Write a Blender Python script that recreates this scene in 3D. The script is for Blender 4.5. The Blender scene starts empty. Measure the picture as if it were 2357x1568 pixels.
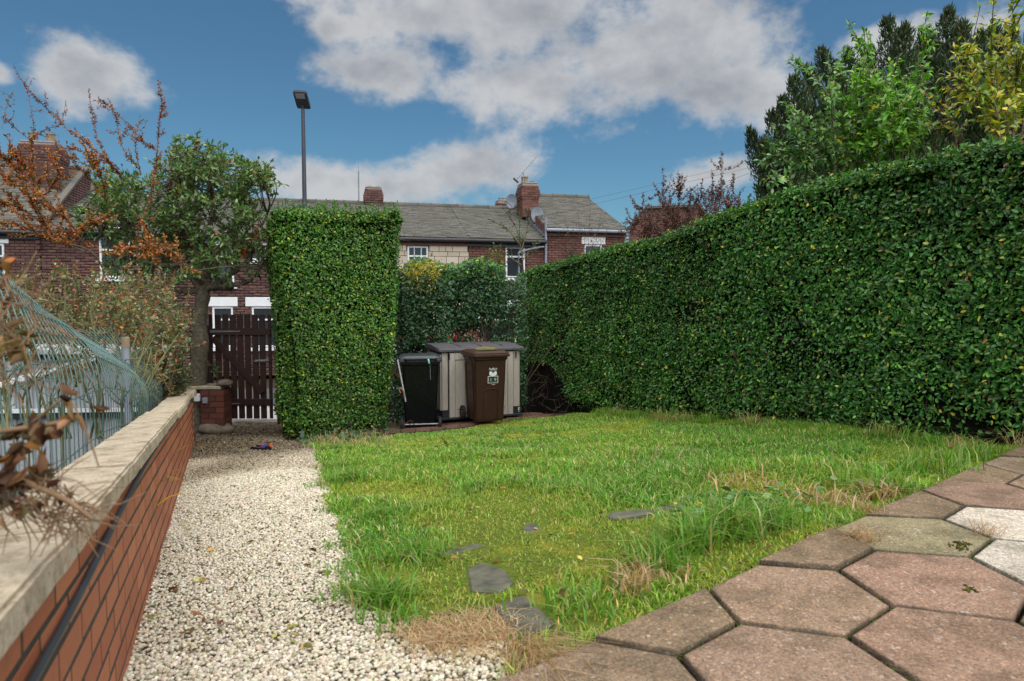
import bpy, bmesh, math, random
import numpy as np
from mathutils import Vector, Matrix, Euler

R = math.radians
rng = np.random.default_rng(7)
random.seed(7)
scene = bpy.context.scene
COL = scene.collection

# ------------------------------------------------------------------ camera
CAMZ = 0.95
PITCH = 0.0598
cam_d = bpy.data.cameras.new('camera')
cam = bpy.data.objects.new('camera', cam_d)
COL.objects.link(cam)
cam.location = (0, 0, CAMZ)
cam.rotation_euler = (math.pi/2 - PITCH, 0, 0)
cam_d.sensor_width = 36
cam_d.lens = 24
cam_d.clip_start = 0.05
cam_d.clip_end = 3000
cam_d.dof.use_dof = True
cam_d.dof.focus_distance = 6.5
cam_d.dof.aperture_fstop = 5.0
scene.camera = cam
scene.render.resolution_x = 1024
scene.render.resolution_y = 681

FPX, CX, CY = 1571.3, 1178.5, 784.0
def ray(x, y):
    cx = (x-CX)/FPX; cy = (CY-y)/FPX
    return np.array([cx, math.cos(PITCH)+cy*math.sin(PITCH), -math.sin(PITCH)+cy*math.cos(PITCH)])
CP = np.array([0, 0, CAMZ])
def at(x, y, Y):
    r = ray(x, y); return CP + r*(Y/r[1])
def atz(x, y, z):
    r = ray(x, y); return CP + r*((z-CAMZ)/r[2])
def proj(P):
    P = np.asarray(P, float) - CP
    c, s = math.cos(PITCH), math.sin(PITCH)
    d = P[..., 1]*c - P[..., 2]*s
    u = P[..., 1]*s + P[..., 2]*c
    return np.stack([CX+FPX*P[..., 0]/d, CY-FPX*u/d], -1)

# ------------------------------------------------------------------ light
EXPO = 0.75
SUN_EL, SUN_AZ = R(66), R(150)          # azimuth clockwise from +Y
sun_d = bpy.data.lights.new('sun', 'SUN')
sun_d.energy = 3.6
sun_d.angle = R(110)
sun_d.color = (1.0, 0.955, 0.89)
sun = bpy.data.objects.new('sun', sun_d)
COL.objects.link(sun)
sd = Vector((math.sin(SUN_AZ)*math.cos(SUN_EL), math.cos(SUN_AZ)*math.cos(SUN_EL), math.sin(SUN_EL)))
sun.rotation_euler = (-sd).to_track_quat('-Z', 'Y').to_euler()
sun.location = sd*60

scene.view_settings.view_transform = 'Standard'
scene.view_settings.look = 'None'
scene.view_settings.exposure = EXPO
scene.view_settings.gamma = 1

# ------------------------------------------------------------------ node helpers
class NT:
    def __init__(s, tree): s.t = tree; s.n = tree.nodes; s.l = tree.links
    def new(s, kind, **kw):
        n = s.n.new(kind)
        for k, v in kw.items(): setattr(n, k, v)
        return n
    def put(s, sock, v):
        if isinstance(v, bpy.types.NodeSocket): s.l.new(v, sock)
        elif v is not None: sock.default_value = v
    def math(s, op, a, b=None, c=None, clamp=False):
        n = s.new('ShaderNodeMath', operation=op, use_clamp=clamp)
        s.put(n.inputs[0], a)
        if b is not None: s.put(n.inputs[1], b)
        if c is not None: s.put(n.inputs[2], c)
        return n.outputs[0]
    def mix(s, f, a, b, mode='MIX'):
        n = s.new('ShaderNodeMix', data_type='RGBA', blend_type=mode)
        s.put(n.inputs[0], f); s.put(n.inputs[6], c4(a)); s.put(n.inputs[7], c4(b))
        return n.outputs[2]
    def noise(s, vec, scale, detail=3, rough=.55, dist=0):
        n = s.new('ShaderNodeTexNoise')
        if vec is not None: s.l.new(vec, n.inputs['Vector'])
        n.inputs['Scale'].default_value = scale; n.inputs['Detail'].default_value = detail
        n.inputs['Roughness'].default_value = rough; n.inputs['Distortion'].default_value = dist
        return n.outputs[0]
    def ramp(s, f, stops):
        n = s.new('ShaderNodeValToRGB'); cr = n.color_ramp
        while len(cr.elements) < len(stops): cr.elements.new(.5)
        for e, (p, c) in zip(cr.elements, stops):
            e.position = p; e.color = c4(c) if not isinstance(c, (int, float)) else (c, c, c, 1)
        s.put(n.inputs[0], f); return n.outputs[0]
    def smooth(s, v, a, b):
        n = s.new('ShaderNodeMapRange', interpolation_type='SMOOTHSTEP')
        s.put(n.inputs[0], v); s.put(n.inputs[1], a); s.put(n.inputs[2], b)
        return n.outputs[0]
def c4(c):
    if isinstance(c, bpy.types.NodeSocket): return c
    if isinstance(c, (int, float)): return (c, c, c, 1)
    return tuple(c) if len(c) == 4 else (*c, 1)

# ------------------------------------------------------------------ sky
world = bpy.data.worlds.new('World'); scene.world = world
world.use_nodes = True
w = NT(world.node_tree); w.n.clear()
tc = w.new('ShaderNodeTexCoord')
D = tc.outputs['Generated']
sep = w.new('ShaderNodeSeparateXYZ'); w.l.new(D, sep.inputs[0])
sx, sy, sz = sep.outputs
az = w.math('ARCTAN2', sx, sy)
el = w.math('ARCSINE', sz)
sky = w.new('ShaderNodeTexSky', sky_type='NISHITA')
sky.sun_disc = False
sky.sun_elevation = SUN_EL
sky.sun_rotation = SUN_AZ
sky.altitude = 100; sky.air_density = 1.0; sky.dust_density = 0.6; sky.ozone_density = 2.0
cmb = w.new('ShaderNodeCombineXYZ'); w.l.new(az, cmb.inputs[0]); w.l.new(w.math('MULTIPLY', el, 1.35), cmb.inputs[1])
AE = cmb.outputs[0]
n1 = w.noise(AE, 5.0, 9, .56, .1)
n2 = w.noise(AE, 15.0, 6, .6, .1)
n0 = w.noise(AE, 34.0, 5, .6, .2)
warp = w.math('ADD', w.math('MULTIPLY', w.math('SUBTRACT', n1, .5), 2.6), w.math('ADD', w.math('MULTIPLY', w.math('SUBTRACT', n2, .5), 1.3), w.math('MULTIPLY', w.math('SUBTRACT', n0, .5), .4)))
# cumulus banks seen over the roofs: centre and half-size (converted to angles)
blobs = [(1120, 20, 420, 130), (1480, 130, 400, 170), (900, 170, 200, 70), (1650, 210, 220, 100), (1250, 190, 300, 100),
         (190, 170, 130, 75), (-10, 165, 50, 32), (820, 420, 290, 70), (1080, 385, 170, 85), (1640, 400, 150, 50),
         (2130, 95, 230, 65), (760, 60, 60, 35)]
cov = None
for bx_, by_, hw, hh in blobs:
    r0 = ray(bx_, by_); r0 = r0/np.linalg.norm(r0)
    a0, e0 = math.atan2(r0[0], r0[1]), math.asin(r0[2])
    ra, re = hw/FPX*math.cos(a0)**1.5, hh/FPX*math.cos(a0)
    dx = w.math('DIVIDE', w.math('SUBTRACT', az, a0), ra)
    dy = w.math('DIVIDE', w.math('SUBTRACT', el, e0), re)
    v = w.math('SUBTRACT', 1.0, w.math('SQRT', w.math('ADD', w.math('MULTIPLY', dx, dx), w.math('MULTIPLY', dy, dy))))
    cov = v if cov is None else w.math('SMOOTH_MAX', cov, v, .25)
# the same kind of cloud carries on all round the sky
wide = w.noise(AE, 1.9, 3, .5)
beyond = w.math('MAXIMUM', w.smooth(w.math('ABSOLUTE', az), .72, .95), w.smooth(el, .5, .68))
gen = w.math('SUBTRACT', w.math('MULTIPLY', wide, 3.4), 1.75)
cov = w.math('MAXIMUM', cov, w.math('SUBTRACT', gen, w.math('MULTIPLY', w.math('SUBTRACT', 1.0, beyond), 3.0)))
dens = w.math('ADD', cov, warp)
mask = w.smooth(dens, -.12, .62)
thick = w.smooth(dens, .05, 1.15)
# lit tops and greyer bases
n3 = w.noise(AE, 7.0, 6, .55, .2)
lumpy = w.new('ShaderNodeVectorMath', operation='ADD'); w.l.new(AE, lumpy.inputs[0]); lumpy.inputs[1].default_value = (.012, .055, 0)
n1b = w.noise(lumpy.outputs[0], 5.0, 9, .56, .1)
relief = w.math('MULTIPLY', w.math('SUBTRACT', n1, n1b), 2.3)
shade = w.math('ADD', w.math('SUBTRACT', 1.02, w.math('MULTIPLY', thick, .45)), w.math('ADD', relief, w.math('MULTIPLY', w.math('SUBTRACT', n3, .5), .5)), clamp=True)
ccol = w.ramp(shade, [(0.0, (.135, .155, .19)), (.45, (.21, .222, .245)), (1.0, (.335, .342, .352))])
SKY_S = 0.071
blue = w.mix(1.0, sky.outputs[0], (SKY_S*.44, SKY_S*.68, SKY_S*.74), 'MULTIPLY')
skyc = w.mix(w.math('MULTIPLY', mask, .97), blue, ccol)
bg = w.new('ShaderNodeBackground'); w.l.new(skyc, bg.inputs[0]); bg.inputs[1].default_value = 1.0
wo = w.new('ShaderNodeOutputWorld'); w.l.new(bg.outputs[0], wo.inputs[0])

# ------------------------------------------------------------------ mesh helpers
def tag(o, label=None, cat=None, group=None, kind=None):
    if label: o['label'] = label
    if cat: o['category'] = cat
    if group: o['group'] = group
    if kind: o['kind'] = kind
    return o
def empty(name, loc=(0, 0, 0), rz=0, label=None, cat=None, group=None):
    o = bpy.data.objects.new(name, None); COL.objects.link(o)
    o.location = loc; o.rotation_euler = (0, 0, rz); o.empty_display_size = .1
    return tag(o, label, cat, group)
def link(name, me, mat=None, parent=None):
    o = bpy.data.objects.new(name, me); COL.objects.link(o)
    if mat is not None and len(me.materials) == 0: me.materials.append(mat)
    if parent is not None: o.parent = parent
    return o
def mesh_np(name, V, F, mat, parent=None, col=None, smooth=False):
    """V (n,3), F (m,k) of one polygon size or list of such arrays; col (n,3) per vertex"""
    V = np.asarray(V, np.float32)
    Fs = F if isinstance(F, list) else [F]
    Fs = [np.asarray(f, np.int32) for f in Fs if len(f)]
    me = bpy.data.meshes.new(name)
    me.vertices.add(len(V)); me.vertices.foreach_set('co', V.ravel())
    loops = np.concatenate([f.ravel() for f in Fs])
    tot = np.concatenate([np.full(len(f), f.shape[1], np.int32) for f in Fs])
    start = np.concatenate([[0], np.cumsum(tot)[:-1]]).astype(np.int32)
    me.loops.add(len(loops)); me.loops.foreach_set('vertex_index', loops)
    me.polygons.add(len(tot)); me.polygons.foreach_set('loop_start', start); me.polygons.foreach_set('loop_total', tot)
    if smooth: me.polygons.foreach_set('use_smooth', np.ones(len(tot), bool))
    me.update(calc_edges=True)
    if col is not None:
        a = me.color_attributes.new('Col', 'FLOAT_COLOR', 'POINT')
        c = np.ones((len(V), 4), np.float32); c[:, :3] = col
        a.data.foreach_set('color', c.ravel())
    return link(name, me, mat, parent)
def bm_obj(name, bm, mat, parent=None, smooth=False, bevel=0, seg=2):
    if bevel:
        bmesh.ops.bevel(bm, geom=list(bm.edges), offset=bevel, segments=seg, affect='EDGES', clamp_overlap=True)
    bmesh.ops.recalc_face_normals(bm, faces=bm.faces)
    me = bpy.data.meshes.new(name); bm.to_mesh(me); bm.free()
    if smooth:
        for p in me.polygons: p.use_smooth = True
    return link(name, me, mat, parent)
def add_box(bm, c, s, rot=None, taper=None):
    """taper (tx, ty): top size factor"""
    vs = []
    for dz in (-.5, .5):
        for dx, dy in ((-.5, -.5), (.5, -.5), (.5, .5), (-.5, .5)):
            tx, ty = (taper if taper and dz > 0 else (1, 1))
            v = Vector((dx*s[0]*tx, dy*s[1]*ty, dz*s[2]))
            if rot is not None: v = rot @ v
            vs.append(bm.verts.new(v + Vector(c)))
    for f in ((3, 2, 1, 0), (4, 5, 6, 7), (0, 1, 5, 4), (1, 2, 6, 5), (2, 3, 7, 6), (3, 0, 4, 7)):
        bm.faces.new([vs[i] for i in f])
    return vs
def box(name, c, s, mat, parent=None, bevel=0, rot=None, taper=None, seg=1):
    bm = bmesh.new(); add_box(bm, c, s, rot, taper)
    return bm_obj(name, bm, mat, parent, bevel=bevel, seg=seg)
def prism(name, pts, z0, z1, mat, parent=None, bevel=0, seg=1):
    bm = bmesh.new()
    b = [bm.verts.new((p[0], p[1], z0)) for p in pts]; t = [bm.verts.new((p[0], p[1], z1)) for p in pts]
    bm.faces.new(b[::-1]); bm.faces.new(t); n = len(pts)
    for i in range(n): bm.faces.new((b[i], b[(i+1) % n], t[(i+1) % n], t[i]))
    return bm_obj(name, bm, mat, parent, bevel=bevel, seg=seg)
def extrude_x(name, prof, x0, x1, mat, parent=None, bevel=0, seg=1):
    """profile of (y, z) points swept along local x"""
    bm = bmesh.new()
    a = [bm.verts.new((x0, p[0], p[1])) for p in prof]; b = [bm.verts.new((x1, p[0], p[1])) for p in prof]
    bm.faces.new(a); bm.faces.new(b[::-1]); n = len(prof)
    for i in range(n): bm.faces.new((a[i], b[i], b[(i+1) % n], a[(i+1) % n]))
    return bm_obj(name, bm, mat, parent, bevel=bevel, seg=seg)
def cyl(bm, p0, p1, r0, r1=None, n=12, caps=True):
    p0, p1 = Vector(p0), Vector(p1); r1 = r0 if r1 is None else r1
    q = (p1-p0).to_track_quat('Z', 'Y')
    A = [bm.verts.new(p0 + q @ Vector((math.cos(2*math.pi*i/n)*r0, math.sin(2*math.pi*i/n)*r0, 0))) for i in range(n)]
    B = [bm.verts.new(p1 + q @ Vector((math.cos(2*math.pi*i/n)*r1, math.sin(2*math.pi*i/n)*r1, 0))) for i in range(n)]
    for i in range(n): bm.faces.new((A[i], A[(i+1) % n], B[(i+1) % n], B[i]))
    if caps: bm.faces.new(A[::-1]); bm.faces.new(B)
def rod(name, p0, p1, r0, mat, parent=None, r1=None, n=10):
    bm = bmesh.new(); cyl(bm, p0, p1, r0, r1, n)
    return bm_obj(name, bm, mat, parent)
def tubes_np(lines, sides=5):
    """lines: list of (pts (k,3), radii (k,)) -> V, F quads"""
    Vs, Fs, off = [], [], 0
    ang = np.arange(sides)*2*math.pi/sides; ca, sa = np.cos(ang), np.sin(ang)
    for pts, rad in lines:
        pts = np.asarray(pts, float); k = len(pts)
        rad = np.broadcast_to(np.asarray(rad, float), (k,))
        t = np.gradient(pts, axis=0); t /= np.linalg.norm(t, axis=1, keepdims=True)+1e-9
        ref = np.array([0, 0, 1.]) if abs(t[:, 2].mean()) < .8 else np.array([1., 0, 0])
        a = np.cross(t, ref); a /= np.linalg.norm(a, axis=1, keepdims=True)+1e-9
        b = np.cross(t, a)
        ring = pts[:, None, :] + rad[:, None, None]*(a[:, None, :]*ca[None, :, None] + b[:, None, :]*sa[None, :, None])
        Vs.append(ring.reshape(-1, 3))
        i = np.arange(k-1)[:, None]*sides; j = np.arange(sides)[None, :]; j2 = (j+1) % sides
        q = np.stack([i+j, i+j2, i+sides+j2, i+sides+j], -1).reshape(-1, 4) + off
        Fs.append(q); off += k*sides
    return np.concatenate(Vs), np.concatenate(Fs)
def spline(pts, n):
    """Catmull-Rom through pts"""
    P = np.asarray(pts, float)
    if len(P) == 2: return P[0] + (P[1]-P[0])*np.linspace(0, 1, n)[:, None]
    P = np.vstack([2*P[0]-P[1], P, 2*P[-1]-P[-2]])
    m = len(P)-3; out = []
    for u in np.linspace(0, m-1e-6, n):
        i = int(u); t = u-i; p0, p1, p2, p3 = P[i:i+4]
        out.append(.5*((2*p1)+(-p0+p2)*t+(2*p0-5*p1+4*p2-p3)*t*t+(-p0+3*p1-3*p2+p3)*t**3))
    return np.array(out)

def unit(v): return v/(np.linalg.norm(v, axis=-1, keepdims=True)+1e-9)
def leaves_np(P, dirs, nrm, L, W, col, kind='round', curl=.12):
    """leaf at P along dirs, upper face nrm. round: 7 verts 6 tris, pointed: 5 verts 4 tris"""
    n = len(P); d = unit(dirs); s = unit(np.cross(d, nrm)); u = np.cross(s, d)
    L = np.broadcast_to(L, (n,))[:, None]; W = np.broadcast_to(W, (n,))[:, None]
    def pt(a, b, c): return P + d*L*a + s*W*b + u*L*c
    if kind == 'round':
        vs = [pt(.5, 0, -curl*.9), pt(0, 0, 0), pt(.28, -.42, .02), pt(.68, -.4, 0), pt(1, 0, -curl), pt(.68, .4, 0), pt(.28, .42, .02)]
        tri = [(0, 1, 2), (0, 2, 3), (0, 3, 4), (0, 4, 5), (0, 5, 6), (0, 6, 1)]
    else:
        vs = [pt(0, 0, 0), pt(.42, -.5, .05), pt(.45, 0, -.04), pt(.42, .5, .05), pt(1, 0, -curl*1.5)]
        tri = [(0, 2, 1), (0, 3, 2), (1, 2, 4), (2, 3, 4)]
    k = len(vs)
    V = np.stack(vs, 1).reshape(-1, 3)
    F = (np.arange(n)[:, None, None]*k + np.array(tri)[None]).reshape(-1, 3)
    return V, F, np.repeat(np.asarray(col), k, axis=0)
def pick_cols(n, table, jitter=.18):
    """table: list of (weight, rgb)"""
    wts = np.array([t[0] for t in table], float); wts /= wts.sum()
    c = np.array([t[1] for t in table])[rng.choice(len(table), n, p=wts)]
    return np.clip(c*(1+rng.normal(0, jitter, (n, 1)))*(1+rng.normal(0, jitter*.35, (n, 3))), .002, 1)
def rand_dirs(n):
    return unit(rng.normal(size=(n, 3)))
def vnoise(P, scale, seed=0):
    """cheap smooth value noise in 2 or 3 dimensions, range 0..1"""
    P = np.asarray(P)*scale; I = np.floor(P).astype(int); f = P-I; f = f*f*(3-2*f); k = P.shape[-1]
    out = np.zeros(P.shape[:-1])
    for c in range(1 << k):
        o = np.array([(c >> j) & 1 for j in range(k)]); J = I+o
        h = sum(J[..., j]*m for j, m in zip(range(k), (374761393, 668265263, 2147483647))) + seed*1274126177
        h = (h ^ (h >> 13))*1103515245; h = (h ^ (h >> 16)) & 0xffff
        wgt = np.prod(np.where(o, f, 1-f), axis=-1)
        out += wgt*h/65535
    return out
def in_poly(P, poly):
    x, y = P[:, 0], P[:, 1]; r = np.zeros(len(P), bool); n = len(poly)
    for i in range(n):
        x0, y0 = poly[i][:2]; x1, y1 = poly[(i+1) % n][:2]
        c = ((y0 > y) != (y1 > y)) & (x < (x1-x0)*(y-y0)/(y1-y0+1e-12)+x0)
        r ^= c
    return r

UNIT = {}
def unit_box(bevel):
    if bevel not in UNIT:
        bm = bmesh.new(); add_box(bm, (0, 0, 0), (1, 1, 1))
        me = bpy.data.meshes.new('piece'); bm.to_mesh(me); bm.free(); UNIT[bevel] = me
    return UNIT[bevel]
CUBE_V = np.array([(x, y, z) for z in (-.5, .5) for x, y in ((-.5, -.5), (.5, -.5), (.5, .5), (-.5, .5))])
CUBE_F = np.array([(3, 2, 1, 0), (4, 5, 6, 7), (0, 1, 5, 4), (1, 2, 6, 5), (2, 3, 7, 6), (3, 0, 4, 7)])
def bricklike_mesh(name, sx, sy, sz, bev, mat):
    """bevelled block, real size, to be shared by many pieces"""
    bm = bmesh.new(); add_box(bm, (0, 0, 0), (sx, sy, sz))
    if bev: bmesh.ops.bevel(bm, geom=list(bm.edges), offset=bev, segments=1, affect='EDGES')
    me = bpy.data.meshes.new(name); bm.to_mesh(me); bm.free(); me.materials.append(mat)
    return me
def pieces(parent, name, mats, limit, mat, base=None, key=None, rest_name=None):
    """mats: list of Matrix in parent space (applied to a unit cube). The first `limit` by key are objects, the rest one stuff mesh."""
    if key is not None: mats = sorted(mats, key=key)
    me = UNIT.get(mat.name)
    if me is None:
        me = bpy.data.meshes.new(name); me.from_pydata([tuple(v) for v in CUBE_V], [], [tuple(int(i) for i in f) for f in CUBE_F])
        me.materials.append(mat); UNIT[mat.name] = me
    for m in mats[:limit]:
        o = bpy.data.objects.new(name, me); COL.objects.link(o); o.parent = parent; o.matrix_local = m
    rest = mats[limit:]
    if rest:
        M = np.array([[list(r) for r in m] for m in rest])
        V = np.einsum('nij,vj->nvi', M[:, :3, :3], CUBE_V) + M[:, None, :3, 3]
        F = (np.arange(len(rest))[:, None, None]*8 + CUBE_F[None]).reshape(-1, 4)
        c = np.repeat(rng.random((len(rest), 1)), 8, axis=0)
        o = mesh_np(rest_name or name+'work', V.reshape(-1, 3), F, mat, parent, col=np.repeat(c, 3, 1))
        o['kind'] = 'stuff'
def mtx(c, s, rot=None):
    m = Matrix.Translation(Vector(c))
    if rot is not None: m = m @ rot.to_4x4()
    return m @ Matrix.Diagonal((*s, 1))

# ------------------------------------------------------------------ materials
def mat_new(name):
    m = bpy.data.materials.new(name); m.use_nodes = True
    t = NT(m.node_tree); b = m.node_tree.nodes['Principled BSDF']
    return m, t, b
def bump(t, b, h, strength=.4, dist=.01):
    n = t.new('ShaderNodeBump'); n.inputs['Strength'].default_value = strength; n.inputs['Distance'].default_value = dist
    t.l.new(h, n.inputs['Height']); t.l.new(n.outputs[0], b.inputs['Normal'])
def objco(t): return t.new('ShaderNodeTexCoord').outputs['Object']
def wpos(t): return t.new('ShaderNodeNewGeometry').outputs['Position']
def simple(name, col, rough=.6, var=.2, scale=8, metal=0, bs=.15, spec=.5, dark=None):
    m, t, b = mat_new(name); p = wpos(t)
    f = t.noise(p, scale, 5, .6)
    lo = dark or tuple(c*(1-var) for c in col); hi = tuple(min(1, c*(1+var)) for c in col)
    t.l.new(t.ramp(f, [(.3, lo), (.7, hi)]), b.inputs['Base Color'])
    b.inputs['Roughness'].default_value = rough; b.inputs['Metallic'].default_value = metal
    b.inputs['Specular IOR Level'].default_value = spec
    if bs: bump(t, b, t.noise(p, scale*6, 4), bs, .004)
    return m
def leafmat(name, trans=.35, rough=.42, spec=.5):
    m, t, b = mat_new(name)
    a = t.new('ShaderNodeAttribute', attribute_name='Col')
    t.l.new(a.outputs['Color'], b.inputs['Base Color'])
    b.inputs['Roughness'].default_value = rough; b.inputs['Specular IOR Level'].default_value = spec
    tr = t.new('ShaderNodeBsdfTranslucent')
    t.l.new(t.mix(1.0, a.outputs['Color'], (1.5, 1.6, .7), 'MULTIPLY'), tr.inputs[0])
    mx = t.new('ShaderNodeMixShader'); mx.inputs[0].default_value = trans
    t.l.new(b.outputs[0], mx.inputs[1]); t.l.new(tr.outputs[0], mx.inputs[2])
    t.l.new(mx.outputs[0], t.n['Material Output'].inputs[0])
    return m
M = {}
M['leaf'] = leafmat('leaf', .22, .33, .4)
M['grass'] = leafmat('grass_blade', .35, .5, .3)
M['dead'] = leafmat('dead_leaf', .2, .8, .1)
M['bark'] = simple('bark', (.125, .105, .075), .9, .5, 30, bs=.6, spec=.2)
M['twig'] = simple('twig', (.13, .09, .06), .9, .4, 25, bs=.2, spec=.2)
M['twig_green'] = simple('green_stem', (.13, .13, .05), .7, .3, 25, bs=.1)

def brick_mat(name, c_lo, c_hi, dark, stain=.35, rough=.8, scale=40):
    m, t, b = mat_new(name); p = wpos(t)
    oi = t.new('ShaderNodeObjectInfo'); at_ = t.new('ShaderNodeAttribute', attribute_name='Col')
    r = t.math('FRACT', t.math('ADD', oi.outputs['Random'], at_.outputs['Fac']))
    base = t.ramp(r, [(0, c_lo), (.5, tuple((a+b_)/2 for a, b_ in zip(c_lo, c_hi))), (1, c_hi)])
    n = t.noise(p, scale, 5, .65)
    base = t.mix(t.math('MULTIPLY', t.smooth(n, .5, .78), stain), base, dark)
    big = t.noise(p, 1.7, 4, .6)
    base = t.mix(t.math('MULTIPLY', t.smooth(big, .5, .75), stain*.8), base, dark)
    t.l.new(base, b.inputs['Base Color']); b.inputs['Roughness'].default_value = rough
    b.inputs['Specular IOR Level'].default_value = .3
    bump(t, b, t.noise(p, scale*3, 4, .6), .35, .004)
    return m
M['brick'] = brick_mat('garden_brick', (.31, .092, .042), (.43, .15, .072), (.17, .058, .032), .45, .62, 30)
M['brick_dark'] = brick_mat('pillar_brick', (.085, .03, .02), (.16, .05, .032), (.035, .02, .016), .7)  # dark stained brick, with the shade on the pillar also put into its colour
M['house_brick'] = brick_mat('house_brick', (.085, .044, .040), (.155, .082, .07), (.04, .024, .024), .4, .85, 9)
M['house_brick_red'] = brick_mat('house_brick_red', (.12, .056, .046), (.20, .095, .074), (.05, .025, .02), .4, .85, 9)
M['mortar'] = simple('dark_mortar', (.032, .028, .02), .95, .45, 18, bs=.5, dark=(.025, .022, .016))
M['mortar_house'] = simple('house_mortar', (.30, .22, .18), .95, .25, 6, bs=.3)
M['slate'] = brick_mat('roof_slate', (.075, .072, .062), (.125, .118, .10), (.05, .052, .038), .6, .75, 4)
M['stoneclad'] = brick_mat('stone_cladding', (.46, .39, .30), (.56, .49, .39), (.36, .31, .24), .4, .8, 6)
M['stone'] = None
def coping_mat():
    m, t, b = mat_new('coping_stone'); p = wpos(t)
    f = t.noise(p, 14, 6, .65)
    c = t.ramp(f, [(.28, (.20, .155, .10)), (.5, (.45, .375, .27)), (.75, (.56, .49, .385))])
    v = t.noise(p, 90, 4, .7)
    c = t.mix(t.math('MULTIPLY', t.smooth(v, .5, .68), .65), c, (.14, .105, .065))
    g = t.noise(p, 3.1, 5, .6)
    c = t.mix(t.math('MULTIPLY', t.smooth(g, .5, .72), .5), c, (.22, .205, .13))
    t.l.new(c, b.inputs['Base Color']); b.inputs['Roughness'].default_value = .9; b.inputs['Specular IOR Level'].default_value = .2
    h = t.math('ADD', t.noise(p, 55, 6, .7), t.math('MULTIPLY', t.noise(p, 9, 3), 1.4))
    bump(t, b, h, .6, .012)
    return m
M['coping'] = coping_mat()
def paver_mat():
    m, t, b = mat_new('exposed_aggregate'); p = wpos(t)
    oi = t.new('ShaderNodeObjectInfo')
    vo = t.new('ShaderNodeTexVoronoi', feature='F1'); t.l.new(p, vo.inputs['Vector']); vo.inputs['Scale'].default_value = 78
    vo.inputs['Randomness'].default_value = 1
    rnd = t.new('ShaderNodeSeparateColor'); t.l.new(vo.outputs['Color'], rnd.inputs[0])
    base = oi.outputs['Color']
    ramp_ = [(0, (.03, .028, .028)), (.14, (.085, .06, .042)), (.32, (.30, .20, .12)), (.48, (.17, .10, .062)), (.64, (.36, .26, .17)), (.78, (.14, .125, .11)), (.9, (.33, .28, .22)), (1, (.62, .58, .52))]
    peb = t.ramp(rnd.outputs[0], ramp_)
    inside = t.math('SUBTRACT', 1.0, t.smooth(vo.outputs['Distance'], .38, .60))
    v2 = t.new('ShaderNodeTexVoronoi', feature='F1'); t.l.new(p, v2.inputs['Vector']); v2.inputs['Scale'].default_value = 175
    r2 = t.new('ShaderNodeSeparateColor'); t.l.new(v2.outputs['Color'], r2.inputs[0])
    sand = t.mix(1.0, base, t.ramp(r2.outputs[1], [(0, (.6, .57, .54)), (.5, (.96, .95, .93)), (.88, (1.1, 1.08, 1.03)), (1, (1.7, 1.65, 1.55))]), 'MULTIPLY')
    keepp = t.smooth(rnd.outputs[1], .25, .4)
    wear = t.smooth(t.noise(p, 4.5, 4, .6), .32, .58)
    expo = t.math('MULTIPLY', t.math('MULTIPLY', inside, keepp), t.math('ADD', .35, t.math('MULTIPLY', wear, .5)))
    c = t.mix(expo, sand, t.mix(.45, peb, base))
    fine = t.noise(p, 240, 3, .7)
    c = t.mix(t.math('MULTIPLY', t.smooth(fine, .45, .75), .45), c, t.mix(1.0, c, (.45, .42, .4), 'MULTIPLY'))
    big = t.noise(p, 5.0, 5, .62)
    c = t.mix(t.math('MULTIPLY', t.smooth(big, .44, .62), .7), c, t.mix(1.0, c, (.52, .52, .47), 'MULTIPLY'))
    lich = t.noise(p, 19, 5, .7)
    c = t.mix(t.math('MULTIPLY', t.smooth(lich, .62, .72), .3), c, (.36, .34, .28))
    # grime gathered along the edges of each slab
    ea = t.new('ShaderNodeAttribute', attribute_name='Col')
    en = t.math('ADD', ea.outputs['Fac'], t.math('MULTIPLY', t.math('SUBTRACT', t.noise(p, 24, 4), .5), .8))
    c = t.mix(t.math('MULTIPLY', t.smooth(en, .7, 1.15), .7), c, (.062, .052, .036))
    t.l.new(c, b.inputs['Base Color']); b.inputs['Roughness'].default_value = .72; b.inputs['Specular IOR Level'].default_value = .35
    h = t.math('ADD', t.math('MULTIPLY', inside, .8), fine)
    bump(t, b, h, .45, .006)
    return m
M['paver'] = paver_mat()
def soil_mat(name='soil', c0=(.02, .015, .011), c1=(.075, .055, .038)):
    m, t, b = mat_new(name); p = wpos(t)
    f = t.noise(p, 22, 6, .7)
    t.l.new(t.ramp(f, [(.3, c0), (.7, c1)]), b.inputs['Base Color']); b.inputs['Roughness'].default_value = .95
    b.inputs['Specular IOR Level'].default_value = .15
    bump(t, b, t.noise(p, 60, 6, .7), .8, .02); return m
M['soil'] = soil_mat()
def lawn_mat():
    m, t, b = mat_new('moss_turf'); p = wpos(t)
    f = t.noise(p, 3.2, 4, .6); g = t.noise(p, 45, 5, .7)
    c = t.ramp(g, [(.25, (.06, .085, .016)), (.6, (.15, .19, .03)), (.8, (.23, .26, .045))])
    c = t.mix(t.smooth(f, .5, .68), c, t.mix(g, (.17, .17, .022), (.30, .29, .045)))
    t.l.new(c, b.inputs['Base Color']); b.inputs['Roughness'].default_value = .95; b.inputs['Specular IOR Level'].default_value = .1
    bump(t, b, t.noise(p, 90, 6, .7), .9, .02); return m
M['turf'] = lawn_mat()
M['bed'] = soil_mat('pebble_bed', (.08, .066, .045), (.26, .22, .155))
M['asphalt'] = simple('asphalt', (.055, .055, .058), .9, .3, 30)
M['pavement'] = simple('pavement_slab', (.34, .33, .32), .9, .2, 5)
M['white'] = simple('white_paint', (.74, .75, .76), .45, .06, 4, bs=.03)
M['frame'] = simple('white_upvc', (.78, .79, .81), .3, .03, 4, bs=0)
M['gutter_dark'] = simple('dark_gutter', (.022, .022, .025), .5, .2, 6, bs=0)
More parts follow.
